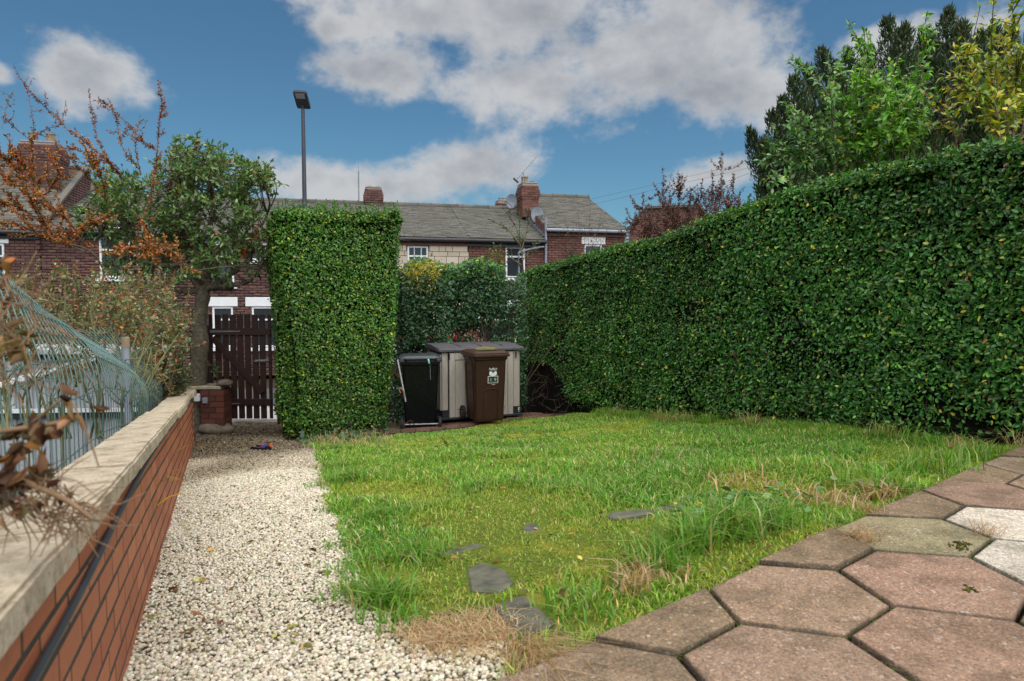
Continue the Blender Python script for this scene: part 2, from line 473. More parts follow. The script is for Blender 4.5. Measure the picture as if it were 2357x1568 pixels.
M['gutter_brown'] = simple('brown_fascia', (.09, .03, .016), .55, .25, 6, bs=.05)
M['pipe'] = simple('grey_pipe', (.24, .27, .32), .45, .12, 6, bs=0)
M['lead'] = simple('lead_flashing', (.16, .17, .19), .6, .25, 14, bs=.2)
M['terracotta'] = simple('chimney_pot', (.26, .19, .12), .85, .3, 9)
M['metal'] = simple('galvanised', (.26, .27, .28), .45, .2, 18, metal=.7, bs=.05)
M['lamp'] = simple('lamp_column', (.045, .05, .06), .4, .15, 6, bs=0)
M['lens'] = simple('lamp_lens', (.35, .38, .42), .15, .05, 6, bs=0)
def glass_mat():
    m, t, b = mat_new('window_glass'); b.inputs['Base Color'].default_value = (.03, .036, .042, 1)
    b.inputs['Roughness'].default_value = .06; b.inputs['Specular IOR Level'].default_value = .9; return m
M['glass'] = glass_mat()
M['net'] = simple('net_curtain', (.42, .44, .44), .9, .12, 14, bs=0)
def wood_mat(name, col, dark, rough=.6):
    m, t, b = mat_new(name); p = objco(t)
    mp = t.new('ShaderNodeMapping'); mp.inputs['Scale'].default_value = (28, 28, 1.6); t.l.new(p, mp.inputs[0])
    f = t.noise(mp.outputs[0], 3, 6, .65, .4)
    t.l.new(t.ramp(f, [(.3, dark), (.7, col)]), b.inputs['Base Color']); b.inputs['Roughness'].default_value = rough
    bump(t, b, f, .3, .004); return m
M['gate'] = wood_mat('stained_timber', (.038, .013, .008), (.016, .006, .004), .55)
M['black_iron'] = simple('black_iron', (.02, .02, .02), .5, .3, 20, bs=.1)
def plastic(name, col, rough, scale=30):
    m, t, b = mat_new(name); p = wpos(t)
    f = t.noise(p, 9, 5, .65)
    t.l.new(t.ramp(f, [(.3, tuple(c*.8 for c in col)), (.75, tuple(c*1.18 for c in col))]), b.inputs['Base Color'])
    t.l.new(t.ramp(t.noise(p, 14, 5, .7), [(.35, rough*.8), (.7, min(1, rough*1.5))]), b.inputs['Roughness'])
    b.inputs['Specular IOR Level'].default_value = .3
    bump(t, b, t.noise(p, 160, 3), .06, .002); return m
M['bin_brown'] = plastic('brown_bin_plastic', (.034, .0135, .0075), .42)
M['bin_lid'] = plastic('brown_lid_plastic', (.052, .024, .015), .42)
M['bin_black'] = plastic('black_bin_plastic', (.0035, .004, .005), .22)
M['bin_black_lid'] = plastic('black_lid_plastic', (.05, .055, .065), .3)
M['rubber'] = plastic('rubber', (.012, .012, .012), .7)
def resin_mat():
    m, t, b = mat_new('wood_effect_resin'); p = objco(t)
    mp = t.new('ShaderNodeMapping'); mp.inputs['Scale'].default_value = (30, 30, 2.2); t.l.new(p, mp.inputs[0])
    f = t.noise(mp.outputs[0], 2.2, 5, .6, 1.2)
    t.l.new(t.ramp(f, [(.3, (.34, .30, .255)), (.7, (.47, .42, .36))]), b.inputs['Base Color']); b.inputs['Roughness'].default_value = .6
    bump(t, b, f, .35, .004); return m
M['resin'] = resin_mat()
M['box_lid'] = plastic('grey_lid_resin', (.085, .08, .088), .5)
M['box_base'] = plastic('dark_base_resin', (.022, .023, .03), .5)
M['wire'] = simple('green_coated_wire', (.085, .15, .135), .35, .3, 40, bs=0)
M['shed'] = simple('pale_cladding', (.43, .45, .475), .5, .08, 3, bs=.04)
M['cable'] = simple('black_cable', (.03, .034, .042), .45, .2, 10, bs=0)
M['rock'] = simple('field_stone', (.16, .125, .09), .9, .45, 12, bs=.7)
M['slab'] = simple('slate_slab', (.085, .082, .056), .75, .5, 14, bs=.6)
M['moss'] = simple('moss', (.12, .13, .015), .95, .4, 60, bs=.9)
M['paving_brick'] = brick_mat('paving_brick', (.12, .062, .045), (.19, .10, .075), (.05, .035, .025), .6)

# ------------------------------------------------------------------ terrain
WDX = -0.43232; WX0, WY0 = -1.1358, 1.93          # face of the garden wall
HDX = -0.4265; HX0, HY0 = 3.428, 4.75             # face of the long hedge
WDIR = np.array([WDX, 1.0])/math.hypot(WDX, 1)     # both run this way, down the slope
WNRM = np.array([WDIR[1], -WDIR[0]])               # towards the path
def wx(Y): return WX0 + WDX*(Y-WY0)
def hx(Y): return HX0 + HDX*(Y-HY0)
def wz(Y): return CAMZ - 1.1117 - .09381*(Y-WY0)
def hz_(Y): return CAMZ - 1.0316 - .1217*(Y-HY0)
def sstep(x, a, b):
    t = np.clip((x-a)/(b-a), 0, 1); return t*t*(3-2*t)
PO = np.array([.17835, 1.84762]); PA = np.array([.23289, .18985]); PB = np.array([.18840, -.19655])
PN = np.array([-PA[1], PA[0]])/np.linalg.norm(PA)  # from the patio edge out over the lawn
def pdist(X, Y): return (X-PO[0])*PN[0] + (Y-PO[1])*PN[1]
ROADZ = -1.30
def gz(X, Y):
    X = np.asarray(X, float); Y = np.asarray(Y, float)
    Yc = np.clip(Y, -2, 11)
    t = np.clip((X-wx(Yc))/(hx(Yc)-wx(Yc)), -.15, 1.1)
    z = wz(Yc)*(1-t) + hz_(Yc)*t
    z = z - .075*sstep(Yc, 6, 9)*4*np.clip(t, 0, 1)*(1-np.clip(t, 0, 1))
    z = np.minimum(z, -.035)
    z = z - .11*(1-sstep(pdist(X, Y), -.14, -.04))
    far = sstep(Y, 10.6, 12.6)
    z = z*(1-far) + ROADZ*far
    out = np.maximum(sstep(np.abs(X), 12, 20), 1-sstep(Y, -8, -2))
    return z*(1-out) + (ROADZ-.05)*out
def gp(x, y):
    r = ray(x, y); lo, hi = .3, 60.
    for _ in range(60):
        m = (lo+hi)/2; p = CP + r*m
        if p[2] > gz(p[0], p[1]): lo = m
        else: hi = m
    return CP + r*lo

def axis(a, b, step, outer):
    return np.array([-o for o in outer[::-1]] + list(np.arange(a, b, step)) + list(outer))
gx = axis(-13.5, 13.5, .18, [15, 18, 22, 30, 60, 140, 400, 1200])
gy = np.array([-1200, -400, -100, -30, -10, -6, -4] + list(np.arange(-2, 13.2, .18)) + [14, 16, 20, 30, 60, 140, 400, 1200])
GX, GY = np.meshgrid(gx, gy)
GZ = gz(GX, GY) + (vnoise(np.stack([GX, GY], -1), 2.3, 3)-.5)*.03
nx_, ny_ = len(gx), len(gy)
ii = (np.arange(ny_-1)[:, None]*nx_ + np.arange(nx_-1)[None]).ravel()
Fq = np.stack([ii, ii+1, ii+nx_+1, ii+nx_], -1)
g = mesh_np('ground', np.stack([GX, GY, GZ-.012], -1).reshape(-1, 3), Fq, M['soil'], smooth=True)
tag(g, 'dark bare soil under the garden and beyond it', 'ground', kind='structure')

def sheet(name, poly, mat, lift, label, cat, step=.1, kind='structure'):
    """surface following the terrain inside a plan polygon"""
    poly = np.asarray(poly)[:, :2]
    x0, y0 = poly.min(0); x1, y1 = poly.max(0)
    xs = np.arange(x0-step, x1+step*2, step); ys = np.arange(y0-step, y1+step*2, step)
    A, B = np.meshgrid(xs, ys); n = len(xs)
    V = np.stack([A, B, gz(A, B)+lift+(vnoise(np.stack([A, B], -1), 2.3, 3)-.5)*.03], -1).reshape(-1, 3)
    i = (np.arange(len(ys)-1)[:, None]*n + np.arange(n-1)[None]).ravel()
    Q = np.stack([i, i+1, i+n+1, i+n], -1)
    cen = V[Q].mean(1); Q = Q[in_poly(cen, poly)]
    used = np.unique(Q); mp = np.zeros(len(V), int); mp[used] = np.arange(len(used))
    o = mesh_np(name, V[used], mp[Q], mat, smooth=True)
    return tag(o, label, cat, kind=kind)

lawn_edge_px = [(700, 1022), (722, 1050), (735, 1095), (740, 1150), (768, 1190), (780, 1240), (785, 1290), (798, 1350), (835, 1402), (900, 1428), (960, 1446), (1060, 1462), (1150, 1480), (1225, 1502)]
edgeL = [gp(*p)[:2] for p in lawn_edge_px]
patio_line = [PO + PA*u for u in np.linspace(-.9, 18, 20)]
hedge_line = [np.array([hx(Y)+.1, Y]) for Y in np.linspace(4.4, 10.0, 8)]
back_px = [(1290, 962), (1180, 966), (1095, 984), (1000, 1000), (915, 1004), (890, 1010), (780, 1020)]
lawn_poly = edgeL[::-1] + [] 
lawn_poly = edgeL + [p for p in patio_line if p[0] < hx(p[1])+.25] + hedge_line + [gp(*p)[:2] for p in back_px]
lawn_poly = np.array(lawn_poly)
sheet('lawn_turf', lawn_poly, M['turf'], .004, 'mossy yellow green turf under the grass', 'turf', .08)
gravel_poly = np.array([[wx(Y), Y] for Y in np.linspace(-.6, 9.3, 12)] + [gp(640, 965)[:2], gp(655, 1018)[:2]] + [e+np.array([.05, .01]) for e in edgeL[:-2]] + edgeL[-2:] + [np.array([.02, 1.70]), np.array([.02, -.6])])
sheet('gravel_path', gravel_poly, M['bed'], .001, 'pale gravel path along the low brick wall to the gate', 'path', .08)
pv = np.array([(-30, 11.9), (30, 11.9), (30, 13.6), (-30, 13.6)])
def flat(name, x0, x1, y0, y1, z0, z1, mat, label, cat):
    o = box(name, ((x0+x1)/2, (y0+y1)/2, (z0+z1)/2), (x1-x0, y1-y0, z1-z0), mat, bevel=.01)
    return tag(o, label, cat, kind='structure')
flat('pavement', -40, 40, 12.2, 13.6, ROADZ-.1, ROADZ+.11, M['pavement'], 'grey pavement outside the gate', 'pavement')
flat('road', -60, 60, 13.6, 17.2, ROADZ-.1, ROADZ+.004, M['asphalt'], 'asphalt street between the garden and the terrace', 'road')

# ------------------------------------------------------------------ gravel
def ico(sub):
    bm = bmesh.new(); bmesh.ops.create_icosphere(bm, subdivisions=sub, radius=.5)
    V = np.array([v.co[:] for v in bm.verts]); F = np.array([[v.index for v in f.verts] for f in bm.faces]); bm.free()
    return V, F
def stones(P, size, col, sub, name, mat, parent=None):
    V0, F0 = ico(sub); n = len(P); k = len(V0)
    variants = []
    for i in range(10):
        v = V0*(1+rng.normal(0, .16 if sub == 1 else .10, (k, 1))); v = v*np.array([1, .8+.2*rng.random(), .58+.2*rng.random()]); variants.append(v)
    variants = np.array(variants)[rng.integers(0, 10, n)]
    a = rng.random(n)*2*math.pi; tx = rng.normal(0, .35, n)
    ca, sa = np.cos(a), np.sin(a); ct, st = np.cos(tx), np.sin(tx); o = np.zeros(n); e = np.ones(n)
    Rz = np.stack([np.stack([ca, -sa, o], -1), np.stack([sa, ca, o], -1), np.stack([o, o, e], -1)], 1)
    Rx = np.stack([np.stack([e, o, o], -1), np.stack([o, ct, -st], -1), np.stack([o, st, ct], -1)], 1)
    V = np.einsum('nij,nkj->nki', Rz@Rx, variants)*size[:, None, None] + P[:, None]
    F = (np.arange(n)[:, None, None]*k + F0[None]).reshape(-1, 3)
    return mesh_np(name, V.reshape(-1, 3), F, mat, parent, col=np.repeat(col, k, 0), smooth=True)
def stone_mat():
    m, t, b = mat_new('limestone_chipping'); p = wpos(t)
    a = t.new('ShaderNodeAttribute', attribute_name='Col')
    f = t.noise(p, 130, 4, .65)
    t.l.new(t.mix(t.math('MULTIPLY', t.smooth(f, .5, .75), .35), a.outputs['Color'], (.22, .18, .10)), b.inputs['Base Color'])
    b.inputs['Roughness'].default_value = .7; b.inputs['Specular IOR Level'].default_value = .3
    bump(t, b, f, .3, .004); return m
M['stone'] = stone_mat()
def scatter(poly, n):
    poly = np.asarray(poly); x0, y0 = poly.min(0); x1, y1 = poly.max(0)
    out = []; got = 0
    while got < n:
        q = np.stack([rng.uniform(x0, x1, n*2), rng.uniform(y0, y1, n*2)], -1); q = q[in_poly(q, poly)]
        out.append(q); got += len(q)
    return np.concatenate(out)[:n]
vis_poly = np.array([p for p in gravel_poly])
Q = scatter(vis_poly, 125000)
edge = np.array(edgeL)
# thinner and dirtier towards the gate, where leaf mould lies on it
far = sstep(Q[:, 1]+.9*(vnoise(Q, 1.6, 9)-.5)*2, 5.0, 7.0)
Yd = np.maximum(Q[:, 1], 1.4)
keep = rng.random(len(Q)) < np.where(Q[:, 1] < 1.3, .0, 1)*(1-.62*far)*np.clip(1.15-(Yd-1.5)*.10, .42, 1)
Q = Q[keep]; far = far[keep]
sz = rng.uniform(.008, .0155, len(Q))*(1+.16*np.clip(Q[:, 1]-3, 0, 4))
P = np.stack([Q[:, 0], Q[:, 1], gz(Q[:, 0], Q[:, 1])+(vnoise(Q, 2.3, 3)-.5)*.03+sz*.22+rng.random(len(Q))*.008], -1)
col = pick_cols(len(Q), [(5, (.56, .505, .39)), (4, (.49, .435, .325)), (3, (.63, .58, .48)), (2, (.38, .33, .23)), (.9, (.26, .22, .15))], .12)
col = col*(1-.9*far[:, None]*rng.uniform(.7, 1, (len(Q), 1)))*(1-far[:, None]*np.array([0, .12, .26]))
near = Q[:, 1] < 2.1
print('gravel', near.sum(), (~near).sum())
Va = stones(P[near], sz[near]*1.12, col[near], 2, 'gravel_near', M['stone'])
o2 = stones(P[~near], sz[~near]*1.15, col[~near], 1, 'gravel', M['stone'])
tag(Va, 'cream limestone chippings nearest the camera', 'gravel', kind='stuff'); Va.name = 'gravel'
tag(o2, 'cream limestone chippings farther down the path', 'gravel', kind='stuff')

# ------------------------------------------------------------------ patio of hexagonal slabs
def lat(u, v): return PO + PA*u + PB*v
def c1(x, y): return ((1300+x/1.20872)*.72523, (1300+y/1.20872)*.72523)
def c3(x, y): return ((2500+x/2.0573)*.72523, (1400+y/2.0573)*.72523)
H3 = .8660254
meas = {(0, 0): c1(700, 875), (4, 0): c1(1140, 683), (6, 0): c1(1332, 590), (10, 0): c1(1620, 458), (12, 0): c3(500, 480),
        (3, 1): c1(1263, 814), (7, 1): c3(325, 838), (4, 2): c3(390, 1270), (6, 2): c3(687, 1073), (1, 1): c1(1032, 937),
        (9, 1): c3(562, 713), (13, 1): c3(1010, 505), (10, 2): c3(1188, 758), (12, 2): c3(1345, 635), (7, 3): c3(1490, 1175)}
def vert(k):
    k = (int(round(k[0])), int(round(k[1])))
    return atz(*meas[k], 0)[:2] if k in meas else lat(k[0]/2, k[1]*H3)
patio_bed = prism('patio', [tuple(lat(-3.6, -.05)), tuple(lat(16.5, -.05)), tuple(lat(16.5, 13)), tuple(lat(-3.6, 13))], -.16, -.045, M['soil'])
tag(patio_bed, 'raised patio of large hexagonal concrete slabs', 'patio', kind='structure')
pink, brown, yellow, white_ = (.285, .19, .125), (.215, .15, .09), (.285, .245, .14), (.56, .50, .42)
tone = {}
def paver(poly, color, dz=0, tilt=(0, 0), gap=.0115):
    P = np.array(poly); c = P.mean(0)
    P = c + (P-c)*(1-gap/np.linalg.norm(P-c, axis=1, keepdims=True))
    th = .048; ch = .003; n = len(P)
    def ring(s, z): 
        q = c + (P-c)*(1-s/np.linalg.norm(P-c, axis=1, keepdims=True))
        return [(x-c[0], y-c[1], z+dz+tilt[0]*(x-c[0])+tilt[1]*(y-c[1])) for x, y in q]
    # rings: bottom, top outer edge, chamfer, inner rings that carry the grime mask
    rings = [ring(0, -th), ring(0, -ch), ring(ch, 0), ring(.014, .0005), ring(.05, .001)]
    V = sum(rings, []) + [(0, 0, dz+.0015)]
    F = []
    for k in range(len(rings)-1):
        for i in range(n): F.append((k*n+i, k*n+(i+1) % n, (k+1)*n+(i+1) % n, (k+1)*n+i))
    T = [((len(rings)-1)*n+i, (len(rings)-1)*n+(i+1) % n, len(V)-1) for i in range(n)]
    cc = np.zeros((len(V), 3)); cc[:2*n] = 1; cc[2*n:3*n] = .95; cc[3*n:4*n] = .5; cc[4*n:5*n] = .12
    o = mesh_np('paver', V, [np.array(F), np.array(T), np.array([list(range(n))[::-1]])], M['paver'], patio_bed, col=cc)
    o.location = (c[0], c[1], 0); o.color = (*color, 1)
    return o
hexo = [(-1, 0), (1, 0), (2, 1), (1, 2), (-1, 2), (-2, 1)]
cols_special = {(5, 0): pink, (8, 1): (.30, .185, .13), (11, 0): yellow, (14, 1): white_, (11, 2): (.52, .47, .40), (2, 1): (.27, .18, .125), (5, 2): (.28, .175, .12),
                (17, 0): (.27, .17, .12), (-1, 0): (.24, .17, .11)}
for row in range(0, 7):
    for cu in range(-7, 34):
        # hexagon with top side on v=row, centre u = cu/2
        if (cu - 5) % 3 or ((cu-5)//3 + row) % 2: continue
        ks = [(cu+a, row+b) for a, b in hexo]
        pl = [vert(k) for k in ks]
        cen = np.mean(pl, axis=0)
        if cen[1] < -.6 or cen[0] > 4.6 or cu < -4: continue
        colr = cols_special.get((cu, row)) or random.choice([pink, pink, brown, (.30, .19, .13), (.33, .24, .17), (.27, .2, .14)])
        f = random.uniform(.93, 1.07)
        paver(pl, tuple(c*f for c in colr), random.uniform(-.004, .004), (random.uniform(-.006, .006), random.uniform(-.006, .006)))
for cu in range(-4, 34):     # half slabs that square off the lawn edge
    if (cu - 2) % 6: continue
    pl = [vert((cu-2, 0)), vert((cu+2, 0)), vert((cu+1, 1)), vert((cu-1, 1))]
    if pl[0][0] > 4.4: continue
    f = random.uniform(.92, 1.05)
    paver(pl, tuple(c*f for c in brown), .012 if cu == 8 else random.uniform(-.003, .004), (0, 0))
# moss in the joints
jm = [];
for (ka, kb) in [((3, 1), (4, 2)), ((4, 2), (6, 2)), ((6, 2), (7, 1)), ((3, 1), (4, 0)), ((6, 2), (7, 3)), ((10, 2), (12, 2)), ((1, 1), (3, 1)), ((4, 2), (3, 3)), ((7, 1), (9, 1))]:
    a, b = vert(ka), vert(kb)
    for t_ in rng.random(70):
        if vnoise(np.array([[a[0]+t_*3, a[1]+t_*3]]), 4, 5)[0] > .42: jm.append(a+(b-a)*t_+rng.normal(0, .002, 2))
jm = np.array(jm); sz = rng.uniform(.006, .014, len(jm))
mo = stones(np.c_[jm, np.full(len(jm), -.014)+rng.normal(0, .003, len(jm))], sz, pick_cols(len(jm), [(1, (.07, .10, .012)), (1, (.04, .06, .012))], .2), 1, 'joint_moss', M['dead'])
tag(mo, 'green moss growing in the joints between the slabs', 'moss', kind='stuff')
for px in [(2205, 1260, .05), (2215, 1250, .035), (2228, 1356, .035)]:
    c = atz(px[0], px[1], .004)
    mp_ = np.array([[c[0]+rng.normal(0, px[2]*.35), c[1]+rng.normal(0, px[2]*.35), .004] for _ in range(26)])
    q = stones(mp_, rng.uniform(.006, .014, 26), pick_cols(26, [(1, (.05, .05, .01)), (1, (.10, .10, .015))], .25), 1, 'moss_clump', M['dead'])
    tag(q, {2205: 'moss clump on the yellowish slab, nearer one', 2215: 'moss clump on the yellowish slab, farther one', 2228: 'small dark moss clump on the pink slab'}[px[0]], 'moss', kind='stuff')

# ------------------------------------------------------------------ garden wall
WALLH = .565
wall = empty('garden_wall', (wx(1.0), 1.0, wz(1.0)), 0, 'low red brick garden wall with stone coping beside the gravel path', 'wall')
wall.rotation_euler = (0, 0, math.atan2(-WDIR[0], WDIR[1]))
SHK = .09381*WDIR[1]            # courses and coping follow the slope, upright joints stay plumb
def shear(me):
    for v in me.vertices: v.co.z -= SHK*v.co.y
# local frame: +y runs down the wall, +x faces the path, +z up
bpy.context.view_layer.update()
WLEN = 9.25
CH, BL, JT = .0755, .226, .0135
core = box('mortar', (-.0505, WLEN/2-1.6, WALLH/2-.05), (.1000, WLEN+.0, WALLH+.09), M['mortar'], wall); shear(core.data)
bm_ = bricklike_mesh('brick', .102, BL-JT, CH-JT, .0012, M['brick']); shear(bm_)
bl = []
nc = int(WALLH/CH)+2
for c in range(nc):
    z = WALLH - (c+.5)*CH
    y = -1.6 + (BL/2 if c % 2 else 0) + random.uniform(-.01, .01)
    while y < WLEN-1.75:
        bl.append((y+BL/2, z)); y += BL
bl.sort(key=lambda q: q[0])
vis = [q for q in bl if q[0] > -.5]
rest = [q for q in bl if q[0] <= -.5] + vis[300:]
for y, z in vis[:300]:
    o = bpy.data.objects.new('brick', bm_); COL.objects.link(o); o.parent = wall
    o.location = (-.051+random.uniform(-.0001, .0005), y+random.uniform(-.002, .002), z-SHK*y+random.uniform(-.0015, .0015)); o.rotation_euler = (random.uniform(-.006, .006), 0, 0)
if rest:
    Ms = []
    for y, z in rest:
        m_ = mtx((-.051+random.uniform(-.0025, .003), y, z-SHK*y), (.102, BL-JT, CH-JT)); m_[2][1] = -SHK*(BL-JT); Ms.append(m_)
    pieces(wall, 'brick', Ms, 0, M['brick'], rest_name='brickwork')
y = -1.6; k = 0
while y < WLEN-1.7:
    L = min(random.uniform(.82, 1.0), WLEN-1.62-y)
    bm = bmesh.new(); add_box(bm, (-.062, y+L/2, WALLH+.033), (.185, L-.006, .058))
    bmesh.ops.subdivide_edges(bm, edges=[e for e in bm.edges if abs(e.verts[0].co.y-e.verts[1].co.y) > .3], cuts=14)
    bmesh.ops.bevel(bm, geom=[e for e in bm.edges if len(e.link_faces) == 2 and e.calc_face_angle() > .5], offset=.007, segments=2, affect='EDGES')
    for v in bm.verts:
        n = vnoise(np.array([[v.co.x*9+k*7, v.co.y*9, v.co.z*9]]), 1.6, 11)[0]-.5
        v.co.x += n*.005; v.co.z += (vnoise(np.array([[v.co.x*5, v.co.y*5+k*3, 1.]]), 1.8, 5)[0]-.5)*.006
    o = bm_obj('coping_stone', bm, M['coping'], wall); shear(o.data)
    o.rotation_euler = (0, 0, random.uniform(-.004, .004)); y += L; k += 1

# black cable sagging along the face of the wall
def wl(y, z, x=.012):
    return np.array(wall.matrix_world @ Vector((x, y, z-SHK*y)))
pts = [wl(yy, zz) for yy, zz in [(-1.2, .44), (-.2, .455), (.25, .465), (.7, .49), (1.1, .515), (1.5, .535), (1.9, .548), (2.5, .555), (4, .556), (7.4, .556)]]
V, F = tubes_np([(spline(pts, 60), .0085)], 8)
tag(mesh_np('cable', V, F, M['cable'], smooth=True), 'black cable running along the wall under the coping', 'cable')

# ------------------------------------------------------------------ hedges
PRIVET = [(4, (0.0338, 0.1115, 0.02197)), (5, (0.05746, 0.1758, 0.03211)), (3, (0.09464, 0.2535, 0.04225)), (1.2, (0.169, 0.3211, 0.04732)), (.35, (0.507, 0.4563, 0.05915)), (.15, (0.2704, 0.1352, 0.0507))]
PRIVET_Y = [(3, (0.0375, 0.1063, 0.0175)), (5, (0.0625, 0.1688, 0.025)), (3, (0.1063, 0.25, 0.0325)), (1.3, (0.1875, 0.3, 0.035)), (.55, (0.45, 0.4125, 0.05))]
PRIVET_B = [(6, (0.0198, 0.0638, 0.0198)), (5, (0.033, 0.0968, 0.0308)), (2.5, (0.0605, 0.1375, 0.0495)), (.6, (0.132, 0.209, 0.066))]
def patch_samples(c, n):
    """c: bl, br, tr, tl; uniform-ish samples, outward normal"""
    c = [np.asarray(p, float) for p in c]
    u, v = rng.random((2, n, 1))
    wb, wt = np.linalg.norm(c[1]-c[0]), np.linalg.norm(c[2]-c[3])
    P = c[0]*(1-u)*(1-v)+c[1]*u*(1-v)+c[2]*u*v+c[3]*(1-u)*v
    N = unit(np.cross(c[1]-c[0], c[3]-c[0]))
    return P, np.broadcast_to(N, P.shape), u[:, 0], v[:, 0]
def hedge_leaves(P, N, L, tbl, depth=.10, wav=.05, kind='round', lw=.55, scol=None, up=.35):
    n = len(P)
    dep = rng.random(n)**1.5*depth
    wv = (vnoise(P, 2.2, 1)-.5)*2*wav + (vnoise(P, 7, 2)-.5)*wav
    pos = P + N*(wv-dep)[:, None] + rng.normal(0, .012, (n, 3))
    nr = unit(N*1.0 + np.array([0, 0, up]) + rng.normal(0, .55, (n, 3)))
    d = unit(rng.normal(0, 1, (n, 3)) + N*.35 + np.array([0, 0, .1]))
    d = unit(d - nr*(d*nr).sum(1, keepdims=True)*.75)
    LL = L*rng.uniform(.55, 1.4, n)
    col = pick_cols(n, tbl, .22)
    tone = .75+.5*vnoise(P, 1.1, 4)
    col = col*tone[:, None]
    return leaves_np(pos, d, nr, LL, LL*lw*rng.uniform(.85, 1.15, n), col, kind)
def merge(parts):
    Vs, Fs, Cs, o = [], [], [], 0
    for V, F, C in parts: Vs.append(V); Fs.append(F+o); Cs.append(C); o += len(V)
    return np.concatenate(Vs), np.concatenate(Fs), np.concatenate(Cs)
M['core'] = simple('hedge_interior', (.010, .009, .006), .95, .5, 20, bs=.8, spec=.1)  # near-black sheet behind the leaves, shade among inner twigs put into its colour
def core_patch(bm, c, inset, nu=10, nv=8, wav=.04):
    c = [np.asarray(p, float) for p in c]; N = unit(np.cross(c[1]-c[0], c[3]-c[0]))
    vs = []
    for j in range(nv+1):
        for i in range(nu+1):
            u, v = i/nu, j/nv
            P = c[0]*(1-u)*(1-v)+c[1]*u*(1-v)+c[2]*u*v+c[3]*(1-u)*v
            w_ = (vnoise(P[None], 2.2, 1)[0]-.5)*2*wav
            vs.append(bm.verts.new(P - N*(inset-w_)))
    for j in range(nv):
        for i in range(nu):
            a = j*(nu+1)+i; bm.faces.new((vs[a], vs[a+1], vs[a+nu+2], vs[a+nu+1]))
def twig_lines(P, N, n, ln=.2, r=.003, out=.4):
    idx = rng.integers(0, len(P), n); L = []
    for i in idx:
        d = unit(N[i]*out + rng.normal(0, .6, 3) + np.array([0, 0, .3]))
        a = P[i]-N[i]*.1; m = a+d*ln*.5+rng.normal(0, .02, 3); b = m + unit(d+rng.normal(0, .4, 3))*ln*.5
        L.append((np.array([a, m, b]), np.array([r, r*.8, r*.4])))
    return L

# --- the long hedge on the right
def on_hedge(x, y):
    r = ray(x, y); t = (HX0 - HDX*HY0)/(r[0]-HDX*r[1]); return CP + r*t
top_px = [(1178, 628), (1240, 609), (1300, 590), (1400, 566), (1500, 540), (1700, 470), (1900, 402), (2150, 345), (2357, 300), (2600, 240), (2900, 175)]
tops = [on_hedge(*p) for p in top_px]
hedge = empty('hedge', (hx(6), 6, float(gz(hx(6), 6))), 0, 'long tall clipped privet hedge along the right side of the lawn', 'hedge')
parts, tw, bm = [], [], bmesh.new()
HN = np.array([-WDIR[1], WDIR[0], 0])           # hedge face looks left over the lawn
bot = [np.array([t[0], t[1], float(gz(t[0]-.15, t[1]))+.06]) for t in tops]
hole = np.array([(1188, 835), (1270, 838), (1296, 880), (1318, 985), (1185, 985)])
for i in range(len(tops)-1):
    # looking at the face: left = far, right = near
    c = [bot[i], bot[i+1], tops[i+1], tops[i]]
    # the face bellies a little below and leans back at the crown
    c = [c[0]+HN*.02, c[1]+HN*.02, c[2]-HN*.05, c[3]-HN*.05]
    area = (np.linalg.norm(c[1]-c[0])+np.linalg.norm(c[2]-c[3]))/2*(np.linalg.norm(c[3]-c[0])+np.linalg.norm(c[2]-c[1]))/2
    dist = (c[0]+c[1])[1]/2
    n = int(area*np.clip(7600-dist*430, 2600, 6200))
    P, N, u, v = patch_samples(c, n)
    pp = proj(P)
    bare = vnoise(P*np.array([1, 1, 1.6]), 1.5, 21)
    thin = sstep(P[:, 2]-gz(P[:, 0]-.2, P[:, 1]), .34, .02)*.0
    low = 1-sstep(P[:, 2]-gz(P[:, 0]-.2, P[:, 1])+.22*(vnoise(P, 3.2, 6)-.5), .05, .26)
    kp = (~in_poly(pp, hole)) & (rng.random(n) > .95*low) & (rng.random(n) > .62*sstep(bare, .70, .84)*(v < .75))
    P, N, v = P[kp], N[kp], v[kp]
    parts.append(hedge_leaves(P, N, .036, PRIVET, .12, .06))
    # rounded crown edge and top
    t0, t1 = tops[i]-HN*.05, tops[i+1]-HN*.05
    ct = [t0, t1, t1-HN*.7+np.array([0, 0, .05]), t0-HN*.7+np.array([0, 0, .05])]
    at_ = np.linalg.norm(t1-t0)*.7
    P2, N2, u2, v2 = patch_samples(ct, int(at_*2600))
    parts.append(hedge_leaves(P2-np.array([0, 0, .05])*(1-v2[:, None]), N2, .040, PRIVET, .08, .07, scol=None, up=.3))
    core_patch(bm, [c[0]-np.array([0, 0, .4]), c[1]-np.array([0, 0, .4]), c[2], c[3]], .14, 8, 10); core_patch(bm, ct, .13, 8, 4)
    tw += twig_lines(P, N, int(area*22), .26, .0025) + twig_lines(P2, N2, int(at_*8), .2, .003, .8)
V, F, C = merge(parts); print('hedge leaves tris', len(F))
f = mesh_np('foliage', V, F, M['leaf'], hedge, col=C); f['kind'] = 'stuff'; f.matrix_parent_inverse = hedge.matrix_basis.inverted()
def child(o, par):
    o.parent = par; o.matrix_parent_inverse = par.matrix_basis.inverted(); return o
child(bm_obj('dark_inner_sheet', bm, M['core']), hedge)
